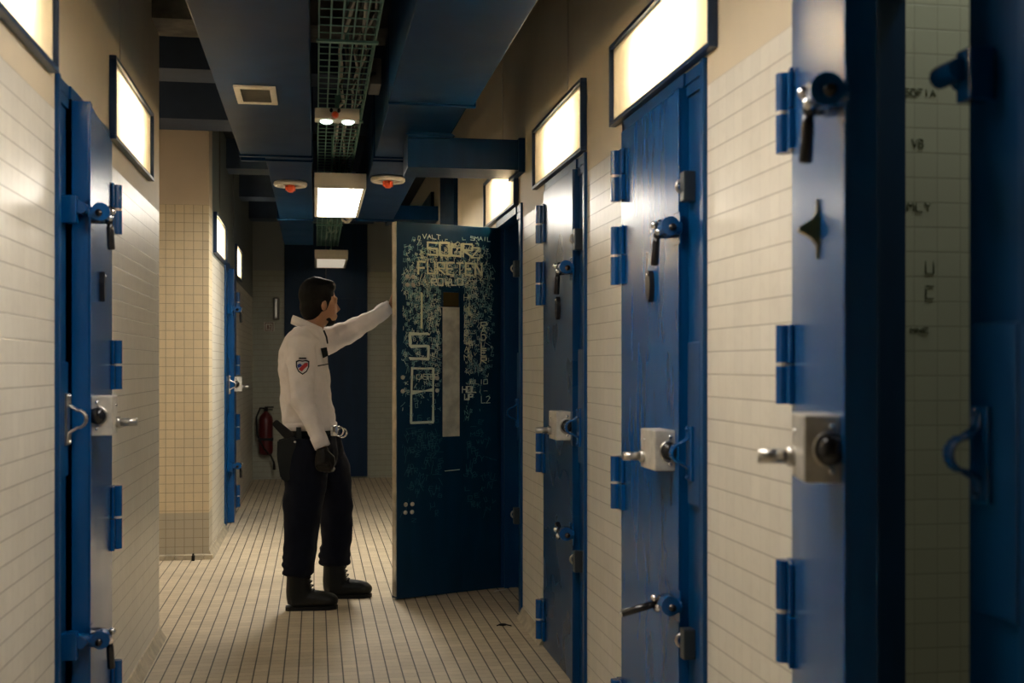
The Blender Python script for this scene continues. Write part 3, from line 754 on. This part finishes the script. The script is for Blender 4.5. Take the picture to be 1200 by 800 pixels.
for k in range(9):
    bm = BM(); pts = []; x0 = rc.uniform(TX0 + .02, TX1 - .01); z0 = TZ + .014
    if k > 4: x0 = rc.uniform(TX1 - .08, TX1 - .01)
    for q in range(48): 
        yq = -1 + q * .29; pts.append((min(TX1 - .012, max(TX0 + .012, x0 + rc.uniform(-.022, .022))), yq, z0 + rc.uniform(0, .03)))
    r = rc.choice((.005, .006, .008)); tube(bm, pts, r, 7)
    tag(obj('power_cable', bm, 'cable' if k % 4 else 'cablew', None, True), 'loose cable lying along the wire cable tray', 'cable', 'cables in the wire tray')
bm = BM()
for q in range(5):
    cx, cy, cz = .245 + rc.uniform(-.012, .012), 9.15 + .07 * q, 2.46 + rc.uniform(-.012, .012)
    a0 = rc.uniform(0, PI)
    tube(bm, [(cx + .045 * math.cos(a), cy + .02 * math.sin(2 * a), cz + .065 * math.sin(a) + .0 * a0) for a in [2 * PI * j / 16 for j in range(16)]], .0055, 7, closed=True)
tag(obj('cable_coil', bm, 'cablew', None, True), 'bundle of pale cable loops hanging behind the lit ceiling lamp', 'cable')
tj = empty('junction_box', (.27, 5.9, 2.60), label='grey junction box beside the cable tray above the emergency lamp', cat='junction box')
bm = BM(); box(bm, -.022, .03, -.35, -.12, -.03, .09, .004); obj('junction_case', bm, 'concrete', tj)
bm = BM(); tube(bm, [(0.0, -.35, .02), (-.02, -.42, .0), (-.03, -.5, -.03)], .008, 8); obj('cable_stub', bm, 'cable', tj, True)

# ------------------------------------------------------------------ ceiling lamps
def lamp(y0, y1, x0, x1, mat, label, z=2.352, h=.092):
    t = empty('ceiling_lamp', ((x0 + x1) / 2, (y0 + y1) / 2, z), label=label, cat='light', group='box lamps hung under the cable tray')
    hx, hy = (x1 - x0) / 2, (y1 - y0) / 2
    bm = BM()
    # tapered housing
    A = [(-hx, -hy), (hx, -hy), (hx, hy), (-hx, hy)]; k = .90
    prism(bm, A, lambda a, b_, q: Vector((a, b_, q)), .012, h)
    for (a0, a1, b0, b1) in ((-hx, -hx + .022, -hy, hy), (hx - .022, hx, -hy, hy), (-hx + .022, hx - .022, -hy, -hy + .03), (-hx + .022, hx - .022, hy - .03, hy)): box(bm, a0, a1, b0, b1, 0, .014, .002)
    obj('lamp_housing', bm, 'white', t)
    bm = BM(); box(bm, -hx + .0225, hx - .0225, -hy + .0305, hy - .0305, .004, .0115); obj('lamp_diffuser', bm, mat, t)
    for s in (-1, 1):
        bm = BM(); tube(bm, [(0, s * hy * .7, h), (0, s * hy * .7, 2.552 - z)], .006, 8); obj('lamp_bracket', bm, 'mesh', t)
    return t
lamp(7.37, 8.84, -.008, .306, 'lamp', 'bright boxy ceiling lamp hung under the cable tray')
lamp(12.28, 13.45, -.010, .325, 'lampweak', 'dim distant boxy ceiling lamp above the guard')
lamp(2.03, 3.50, -.008, .306, emit('near_lamp_diffuser', (1., .93, .85), 15.5), 'boxy ceiling lamp above the camera, out of the picture')
tp = empty('ceiling_lamp', (-2.5, 6.55, 2.72), label='boxy ceiling lamp inside the side passage, out of the picture', cat='light')
bm = BM(); box(bm, -.16, .16, -.5, .5, .012, .09, .004); obj('lamp_housing', bm, 'white', tp)
bm = BM(); box(bm, -.14, .14, -.47, .47, .003, .0115); obj('lamp_diffuser', bm, emit('passage_diffuser', (1., .88, .72), 18), tp)
# emergency lamp
te = empty('emergency_lamp', (.10, 5.74, 2.43), label='small cream emergency lamp with two glowing lenses under the tray', cat='light')
bm = BM(); box(bm, -.105, .105, -.05, .05, 0, .052, .005); obj('lamp_case', bm, 'white', te)
for x in (-.05, .052):
    bm = BM(); ellipsoid(bm, (x, 0, -.002), .030, .034, .013, seg=16); obj('lens', bm, 'emled', te, True)
bm = BM(); tube(bm, [(-.01, -.052, .02), (-.01, -.075, .02)], [.018, .012], 12); ellipsoid(bm, (-.01, -.072, .018), .014, .012, .014, seg=12); obj('indicator', bm, 'orange', te, True)
bm = BM()
for s in (-1, 1): ellipsoid(bm, (-.01 + s * .018, -.055, .040), .008, .01, .010, seg=10)
obj('indicator_clip', bm, 'blackrub', te, True)
bm = BM(); box(bm, -.01, .01, -.01, .01, .052, .122); obj('lamp_bracket', bm, 'mesh', te)
# smoke detectors
def detector(x, y, label):
    t = empty('smoke_detector', (x, y, DZ + .001), label=label, cat='smoke detector', group='smoke detectors under the ducts')
    bm = BM(); lathe(bm, [(.098, .0), (.104, -.010), (.104, -.022), (.098, -.030), (.090, -.030), (.084, -.022), (.080, -.004), (.004, -.003)], (0, 0, 0), 'z', 32); obj('detector_ring', bm, 'white', t, True)
    bm = BM(); lathe(bm, [(.079, -.006), (.078, -.012), (.040, -.022), (.004, -.024)], (0, 0, 0), 'z', 28); obj('detector_dish', bm, 'steel', t, True)
    bm = BM(); lathe(bm, [(.026, -.022), (.028, -.040), (.024, -.050), (.018, -.064), (.004, -.068)], (0, 0, 0), 'z', 18)
    for k in range(4):
        a = PI / 2 * k + .4; tube(bm, [(.030 * math.cos(a), .030 * math.sin(a), -.026), (.028 * math.cos(a), .028 * math.sin(a), -.056)], .005, 6)
    obj('detector_sensor', bm, 'orange', t, True)
detector(-.155, 7.55, 'round smoke detector with orange sensor under the left duct')
detector(.432, 7.28, 'round smoke detector with orange sensor under the right duct')

# ------------------------------------------------------------------ end wall objects
tf = empty('fire_extinguisher', (-.545, 13.5, 0), label='dark red fire extinguisher hanging on the dim end wall', cat='fire extinguisher')
bm = BM(); lathe(bm, [(.050, .28), (.075, .30), (.078, .34), (.078, .66), (.070, .70), (.045, .735), (.024, .75), (.02, .77)], (0, 0, 0), 'z', 24); obj('cylinder_body', bm, 'red', tf, True)
bm = BM(); tube(bm, [(0, 0, .76), (0, 0, .80)], .022, 12); box(bm, -.012, .085, -.012, .012, .80, .815, .003); box(bm, -.012, .075, -.010, .010, .775, .785, .003); obj('valve_handle', bm, 'blackrub', tf)
bm = BM(); tube(bm, [(.0, -.01, .79), (-.06, -.04, .80), (-.10, -.05, .70), (-.09, -.06, .5), (-.02, -.09, .36), (.06, -.09, .27), (.09, -.08, .20), (.095, -.08, .12)], [.010] * 6 + [.012, .017], 10); obj('hose', bm, 'blackrub', tf, True)
bm = BM(); box(bm, -.081, .081, -.0815, .02, .44, .47, .002); obj('bracket_strap', bm, 'blackrub', tf)
bm = BM(); box(bm, -.03, .03, .06, .0995, .30, .74); obj('wall_bracket', bm, 'blackrub', tf)
tu = empty('call_point', (-.435, 13.56, 1.90), label='narrow grey vertical fitting high on the end wall above the square sign', cat='wall fitting')
bm = BM(); box(bm, -.034, .034, -.05, .039, -.125, .125, .015); obj('fitting_case', bm, 'concrete', tu)
bm = BM(); box(bm, -.015, .015, -.062, -.048, -.105, .105, .006); obj('fitting_tube', bm, 'steel', tu)
ts = empty('safety_sign', (-.512, 13.595, 1.70), label='small square sign with a red pictogram on the end wall', cat='sign')
bm = BM(); box(bm, -.058, .058, -.008, .004, -.052, .052, .001); obj('sign_plate', bm, 'plate', ts)
bm = BM()
for a in ((-.046, .046, .038, .046), (-.046, .046, -.046, -.038), (-.046, -.038, -.038, .038), (.038, .046, -.038, .038), (-.022, -.006, -.028, .022), (.004, .026, .012, .022), (.018, .026, -.012, .012), (.004, .026, -.028, -.018), (.004, .012, -.02, -.006)):
    box(bm, a[0], a[1], -.0092, -.0075, a[2], a[3])
obj('pictogram', bm, 'signred', ts)

# ------------------------------------------------------------------ bits on the floor
bm = BM()
prism(bm, [(0, 0), (.07, .01), (.085, .035), (.02, .03)], lambda a, b_, h: Vector((1.0 - .02 + a * 1., 6.62 + b_, .001 + h + a * .12)), 0, .0012)
o = tag(obj('paper_scrap', bm, 'paper'), 'small white paper scrap on the floor under the open door hinge', 'paper')
bm = BM(); ellipsoid(bm, (0.90, 5.76, .006), .022, .014, .006, seg=10); tube(bm, [(.87, 5.75, .004), (.90, 5.77, .008), (.94, 5.74, .003)], .003, 6)
tag(obj('dirt_lump', bm, 'blackrub', None, True), 'small dark lump of dirt on the floor before the open door', 'debris')
bm = BM(); box(bm, -.796, -.776, 7.985, 8.02, 0.0005, .035, .004); tube(bm, [(-.786, 8.0, .03), (-.786, 8.0, .048)], .006, 8)
tag(obj('door_stop', bm, 'blackrub'), 'small black stop on the floor at the foot of the tiled block', 'door stop')

# ------------------------------------------------------------------ the guard
tg = empty('person', (0, 6.45, 0), label='guard in white long-sleeved polo and navy trousers holding the open door, seen from his right', cat='person')
gl = tg.location
X3, Y3, Z3 = Vector((1, 0, 0)), Vector((0, 1, 0)), Vector((0, 0, 1))
def remesh(o, vox, smooth=2, disp=None):
    m = o.modifiers.new('remesh', 'REMESH'); m.mode = 'VOXEL'; m.voxel_size = vox; m.use_smooth_shade = True
    s = o.modifiers.new('smooth', 'SMOOTH'); s.iterations = smooth; s.factor = .5
    if disp:
        tx = bpy.data.textures.new('folds', 'CLOUDS'); tx.noise_scale = disp[0]; tx.noise_depth = 1
        d = o.modifiers.new('folds', 'DISPLACE'); d.texture = tx; d.strength = disp[1]; d.mid_level = .5; d.texture_coords = 'LOCAL'
def gtube(bm, pts, r, n=16): tube(bm, [Vector(p) - gl for p in pts], r, n)
def gell(bm, c, rx, ry, rz, rot=None): ellipsoid(bm, Vector(c) - gl, rx, ry, rz, rot)
def gloft(bm, rings, n=28, power=2.2): loft(bm, [(Vector(c) - gl, rx, ry, X3, Y3) for c, rx, ry in rings], n, power)
# key joints (world)
HD = Vector((.022, 6.47, 1.60))
hipR, hipL = Vector((-.035, 6.36, .90)), Vector((-.005, 6.56, .90))
kneeR, kneeL = Vector((-.07, 6.33, .49)), Vector((.115, 6.58, .50))
ankR, ankL = Vector((-.085, 6.31, .12)), Vector((.105, 6.60, .12))
shR, shL = Vector((-.075, 6.27, 1.385)), Vector((-.02, 6.62, 1.385))
elR, wrR = Vector((-.065, 6.215, 1.09)), Vector((.03, 6.17, .865))
elL, wrL = Vector((.190, 6.68, 1.455)), Vector((.398, 6.625, 1.590))
# body
HR = Matrix.Rotation(math.radians(20), 3, 'Z')
def hv(x, y, z): return HD + HR @ Vector((x, y, z))
def hell(bm, c, rx, ry, rz): gell(bm, hv(*c), rx, ry, rz, HR)
bm = BM()
hell(bm, (-.012, 0, .035), .093, .074, .098)
hell(bm, (.026, 0, -.03), .066, .060, .088)
hell(bm, (.050, 0, -.088), .036, .040, .032)             # chin
hell(bm, (.074, 0, .028), .020, .050, .014)               # brow
gtube(bm, [hv(.082, 0, .012), hv(.104, 0, -.030), hv(.088, 0, -.040)], [.008, .013, .011], 10)  # nose
hell(bm, (.086, 0, -.062), .013, .024, .006); hell(bm, (.083, 0, -.075), .013, .021, .007)
for s in (-1, 1):
    hell(bm, (-.004, s * .073, -.012), .018, .009, .031); hell(bm, (.076, s * .030, .010), .012, .014, .010)
gtube(bm, [HD + Vector((-.015, 0, -.05)), HD + Vector((-.045, 0, -.16)), HD + Vector((-.055, 0, -.24))], [.056, .056, .075], 18)
gloft(bm, [((-.05, 6.45, 1.43), .07, .15), ((-.06, 6.45, 1.34), .10, .17), ((-.055, 6.45, 1.15), .10, .13), ((-.03, 6.45, .98), .085, .12), ((-.02, 6.46, .86), .085, .115)])
gtube(bm, [shR, elR, wrR], [.048, .038, .027]); gtube(bm, [shL, elL, wrL], [.048, .038, .027])
gtube(bm, [hipR + Vector((.01, .05, -.05)), kneeR, ankR, ankR - Vector((0, 0, .06))], [.070, .052, .040, .04]); gtube(bm, [hipL + Vector((0, -.05, -.05)), kneeL, ankL, ankL - Vector((0, 0, .06))], [.070, .052, .040, .04])
for a in (ankR, ankL): gtube(bm, [a + Vector((-.03, 0, -.07)), a + Vector((.14, 0, -.08))], [.035, .025])
# right hand, relaxed curl (inside glove)
def hand(bm, w, d, side_v, palm_n, scale=1., curl=.9, grow=0., spread=.1, ff=gtube):
    """w wrist, d pointing direction, side_v towards index side, palm_n out of palm"""
    d = Vector(d).normalized(); s = Vector(side_v); s = (s - d * s.dot(d)).normalized(); n = Vector(palm_n); n = (n - d * n.dot(d) - s * n.dot(s)).normalized()
    for k in range(4):
        o = (1.5 - k) * .019 * scale
        ff(bm, [w, w + d * .05 + s * o * .8, w + d * .085 + s * o], [.020 + grow, .014 + grow, .011 + grow], 10)
        L = (.024, .028, .026, .020)[k] * 1. * scale + .012
        p = w + d * .085 * scale + s * o; a = .25 * curl; pts = [p]
        for q in range(3):
            a += curl * .55; p = p + (d * math.cos(a) + n * math.sin(a)) * L * (1, .8, .65)[q]; pts.append(p)
        ff(bm, pts, [.0105 + grow, .0098 + grow, .009 + grow, .0075 + grow], 10)
    b = w + d * .025 + s * .018
    ff(bm, [b, b + s * .028 + d * .030 + n * .014, b + s * .026 + d * .056 + n * .026, b + s * .016 + d * .075 + n * .036], [.014 + grow, .012 + grow, .0105 + grow, .008 + grow], 10)
dR = Vector((.02, -.02, -1)); hand(bm, wrR + Vector((.004, 0, -.01)), dR, (.9, -.35, 0), (-.1, .9, 0), 1., 1.0)
dL = Vector((.9, -.12, .5)); hand(bm, wrL, dL, (-.4, .1, .9), (.3, -.9, 0), .9, .25)
body = obj('body', bm, 'skin', tg, True); remesh(body, .0065, 1)
# hair
bm = BM()
hell(bm, (-.020, 0, .046), .098, .081, .098)
hell(bm, (-.050, 0, -.018), .060, .072, .082)
hell(bm, (.026, 0, .092), .062, .062, .042)
for s in (-1, 1): hell(bm, (-.012, s * .058, .01), .044, .020, .056)
h = obj('hair', bm, 'hair', tg, True); remesh(h, .008, 2, (.03, .005))
bm = BM(); hell(bm, (.050, 0, -.094), .038, .040, .028); hell(bm, (.030, 0, -.078), .036, .052, .026)
h = obj('beard', bm, 'hair', tg, True); remesh(h, .007, 2)
# shirt
bm = BM()
gloft(bm, [((-.052, 6.45, 1.475), .062, .070), ((-.055, 6.45, 1.45), .080, .125), ((-.062, 6.45, 1.41), .105, .185), ((-.066, 6.45, 1.34), .128, .20), ((-.062, 6.45, 1.24), .135, .185), ((-.052, 6.45, 1.12), .132, .165),
           ((-.040, 6.45, 1.03), .138, .162), ((-.032, 6.45, .965), .142, .165), ((-.028, 6.45, .935), .136, .160)])
gtube(bm, [shR + Vector((.012, .05, .0)), shR, (shR + elR) / 2, elR, (elR + wrR) / 2, wrR + (elR - wrR) * .06], [.080, .078, .068, .060, .050, .042], 20)
gtube(bm, [shL + Vector((-.01, -.06, -.01)), shL, (shL + elL) / 2 - Vector((0, 0, .004)), elL, (elL + wrL) / 2, wrL + (elL - wrL) * .04], [.090, .086, .074, .062, .050, .040], 20)
sh = obj('polo_shirt', bm, 'shirt', tg, True); remesh(sh, .009, 2, (.07, .024))
# cuffs and collar
bm = BM(); d = (wrR - elR).normalized(); gtube(bm, [wrR - d * .055, wrR - d * .05, wrR + d * .012, wrR + d * .014], [.040, .0435, .0415, .038], 20); obj('cuff', bm, 'shirt', tg, True)
bm = BM(); d = (wrL - elL).normalized(); gtube(bm, [wrL - d * .045, wrL - d * .04, wrL + d * .012, wrL + d * .014], [.036, .040, .038, .034], 20); obj('cuff', bm, 'shirt', tg, True)
bm = BM()
# collar: slanted folded band
R = []
for (dz, rr) in ((-.030, 1.10), (-.002, 1.04), (.016, .95), (.014, .88), (-.02, .88)):
    L = []
    for j in range(28):
        a = 2 * PI * j / 28; ca, sa = math.cos(a), math.sin(a)
        zz = 1.488 - .034 * ca * 1.0 + dz - (.018 if ca > .75 and dz < 0 else 0)
        L.append(bm.verts.new(Vector((-.042 + .082 * rr * ca, 6.455 + .072 * rr * sa, zz)) - gl))
    R.append(L)
for i in range(len(R)):
    for j in range(28): bm.faces.new((R[i][j], R[i][(j + 1) % 28], R[(i + 1) % len(R)][(j + 1) % 28], R[(i + 1) % len(R)][j]))
obj('collar', bm, 'shirt', tg, True)
# waist hem
bm = BM(); gloft(bm, [((-.030, 6.45, .928), .135, .158), ((-.030, 6.45, .932), .143, .167), ((-.031, 6.45, .965), .144, .168), ((-.032, 6.45, .972), .138, .160)]); obj('shirt_hem', bm, 'shirt', tg, True)
# shoulder badge (shield) on right sleeve
def patch(name, poly, mat, par, off, cx=-.066, cz=1.262, yy=6.172):
    bm = BM(); prism(bm, poly, lambda a, b_, h: Vector((cx + a, yy - h + 1.6 * a * a, cz + b_)) - gl, -.02, off); return obj(name, bm, mat, par)
shield = [(-.034, .030), (-.018, .036), (0, .032), (.018, .036), (.034, .030), (.033, .0), (.022, -.024), (0, -.040), (-.022, -.024), (-.033, .0)]
b0 = patch('sleeve_badge', shield, 'nylon', tg, .004)
patch('badge_field', [(a * .82, b_ * .82) for a, b_ in shield], 'badgewhite', b0, .0052)
patch('badge_stripe', [(-.020, -.012), (-.006, .004), (.010, .020), (.026, .022), (.026, .006), (.008, -.010), (-.004, -.024)], 'badgered', b0, .0062)
patch('badge_wave', [(-.026, .012), (-.012, .018), (-.002, .008), (-.014, -.002), (-.025, -.004)], 'badgeblue', b0, .0062)
bm = BM(); prism(bm, [(-.020, .041), (.020, .041), (.018, .048), (-.018, .048)], lambda a, b_, h: Vector((-.066 + a, 6.172 - h, 1.262 + b_)) - gl, -.02, .004); obj('sleeve_title', bm, 'nylon', tg)
# chest badge, name strip, placket
bm = BM(); prism(bm, [(-.020, .024), (.012, .030), (.020, -.014), (-.008, -.028)], lambda a, b_, h: Vector((.045 + a, 6.335 - h + a * .9, 1.335 + b_)) - gl, -.02, .014); obj('chest_badge', bm, 'nylon', tg)
bm = BM(); prism(bm, [(-.032, -.004), (.030, .008), (.030, .013), (-.032, .002)], lambda a, b_, h: Vector((.042 + a, 6.315 - h + a * .9, 1.268 + b_)) - gl, -.02, .012); obj('name_strip', bm, 'nylon', tg)
bm = BM(); gtube(bm, [(.042, 6.395, 1.455), (.056, 6.385, 1.42), (.062, 6.378, 1.385)], [.005, .005, .004], 8); obj('placket', bm, 'nylon', tg, True)
# belt
bm = BM(); gloft(bm, [((-.028, 6.455, .898), .128, .150), ((-.028, 6.455, .902), .134, .156), ((-.029, 6.455, .946), .134, .156), ((-.029, 6.455, .950), .128, .150)]); obj('belt', bm, 'nylon', tg, True)
bm = BM()
for (cx, cy, cz) in ((.118, 6.335, .925), (.135, 6.36, .915)):
    tube(bm, [Vector((cx + .026 * math.cos(a), cy + .010 * math.sin(a), cz + .024 * math.sin(a))) - gl for a in [2 * PI * j / 16 for j in range(16)]], .0045, 8, closed=True)
box(bm, .075, .115, 6.32 - gl.y, 6.345 - gl.y, .90, .955, .004)
obj('handcuffs', bm, 'chrome', tg, True)
# trousers
bm = BM()
gloft(bm, [((-.026, 6.455, .945), .122, .142), ((-.028, 6.455, .88), .138, .165), ((-.030, 6.455, .80), .148, .178), ((-.025, 6.455, .74), .13, .17)])
gtube(bm, [hipR + Vector((0, 0, -.02)), (hipR * .5 + kneeR * .5), kneeR, (kneeR + ankR) / 2, ankR + Vector((0, 0, .085))], [.122, .114, .096, .088, .080], 22)
gtube(bm, [hipL + Vector((0.02, 0, -.02)), (hipL * .5 + kneeL * .5) + Vector((.02, 0, 0)), kneeL, (kneeL + ankL) / 2, ankL + Vector((0, 0, .085))], [.114, .110, .092, .082, .076], 22)
for a in (ankR, ankL):
    for q, r_ in ((.075, .088), (.115, .090), (.155, .084)): gell(bm, a + Vector((-.004, 0, q)), r_, .078, .026)
tr_ = obj('trousers', bm, 'trous', tg, True); remesh(tr_, .010, 2, (.10, .022))
# boots
def boot(a):
    c = a.copy(); c.z = 0
    t = None
    bm = BM()
    gloft(bm, [(c + Vector((-.005, 0, .235)), .058, .050), (c + Vector((-.005, 0, .16)), .060, .050), (c + Vector((-.002, 0, .10)), .066, .050), (c + Vector((.012, 0, .06)), .078, .048), (c + Vector((.03, 0, .03)), .09, .046)])
    gtube(bm, [c + Vector((-.035, 0, .048)), c + Vector((.06, 0, .055)), c + Vector((.13, 0, .048)), c + Vector((.175, 0, .044))], [.046, .050, .046, .036], 18)
    gell(bm, c + Vector((.155, 0, .045)), .048, .048, .036)
    b = obj('boot', bm, 'boot', tg, True); remesh(b, .008, 2)
    bm = BM()
    poly = [(-.070, -.022), (-.055, -.034), (.02, -.038), (.09, -.046), (.155, -.044), (.190, -.026), (.199, 0), (.190, .026), (.155, .044), (.09, .046), (.02, .038), (-.055, .034), (-.070, .022)]
    prism(bm, poly, lambda p, q, h: Vector((c.x + p, c.y + q, h)) - gl, .0, .020)
    s = obj('sole', bm, 'blackrub', b)
    bm = BM()
    for k in range(6):
        zz = .10 + k * .022; xx = c.x + .074 - k * .006
        gtube(bm, [(xx - .006, c.y - .034, zz), (xx + .004, c.y, zz + .004), (xx - .006, c.y + .034, zz)], .0035, 6)
    obj('laces', bm, 'blackrub', b, True)
boot(ankR); boot(ankL)
# glove
bm = BM(); hand(bm, wrR + Vector((.004, 0, -.016)), dR, (.9, -.35, 0), (-.1, .9, 0), 1., 1.0, .0045)
gtube(bm, [wrR + Vector((.003, 0, -.018)), wrR + Vector((.006, 0, -.05)), wrR + Vector((.008, 0, -.095))], [.030, .034, .036], 16)
g_ = obj('glove', bm, 'glove', tg, True); remesh(g_, .0055, 1)
# holster with pistol
bm = BM()
hp = [(-.195, .885), (-.125, .905), (-.085, .88), (-.105, .69), (-.150, .665), (-.180, .69), (-.198, .80)]
prism(bm, hp, lambda a, b_, h: Vector((a, h, b_)) - gl, 6.262, 6.312)
bmesh.ops.bevel(bm, geom=list(bm.edges), offset=.007, segments=2, affect='EDGES')
hol = obj('holster', bm, 'nylon', tg, False)
bm = BM(); prism(bm, [(-.10, .95), (-.075, .95), (-.065, .80), (-.10, .80)], lambda a, b_, h: Vector((a, h, b_)) - gl, 6.272, 6.315); obj('holster_strap', bm, 'nylon', hol)
bm = BM(); prism(bm, [(-.225, .968), (-.200, .992), (-.120, .925), (-.110, .890), (-.150, .885), (-.170, .905)], lambda a, b_, h: Vector((a, h, b_)) - gl, 6.270, 6.302)
bmesh.ops.bevel(bm, geom=list(bm.edges), offset=.005, segments=2, affect='EDGES'); obj('pistol_grip', bm, 'blackrub', hol, False)
for (a, b_) in ((-.105, .875), (-.12, .70)):
    bm = BM(); gell(bm, (a, 6.261, b_), .006, .005, .006); obj('snap', bm, 'steel', hol, True)

# ------------------------------------------------------------------ added globe in the cell, standing in for transom light
tcell = empty('ceiling_lamp', (1.75, 2.25, 2.93), label='unseen round globe added inside the nearest open cell to light its tiles', cat='light')
bm = BM(); lathe(bm, [(.13, .119), (.14, .09), (.12, .05), (.06, .03), (.005, .025)], (0, 0, 0), 'z', 24); obj('fill_globe', bm, emit('cell_fill_glow', (.93, 1., .88), 20), tcell, True)

# ------------------------------------------------------------------ camera, world, view
cam = bpy.data.cameras.new('camera'); co = bpy.data.objects.new('camera', cam); C.objects.link(co)
cam.sensor_width = 36; cam.lens = 42; cam.shift_y = 28 / 1200
co.location = (0, 0, 1.27); co.rotation_euler = (PI / 2, 0, -math.atan(230 / 1400))
cam.clip_start = .05
cam.dof.use_dof = True; cam.dof.focus_distance = 6.4; cam.dof.aperture_fstop = 3.8
bpy.context.scene.camera = co
w = bpy.data.worlds.new('world'); bpy.context.scene.world = w; w.use_nodes = True
w.node_tree.nodes['Background'].inputs[0].default_value = (.01, .02, .04, 1); w.node_tree.nodes['Background'].inputs[1].default_value = .2
vs = bpy.context.scene.view_settings
vs.view_transform = 'Standard'; vs.look = 'None'; vs.gamma = 1; vs.use_curve_mapping = False; vs.exposure = 0.38
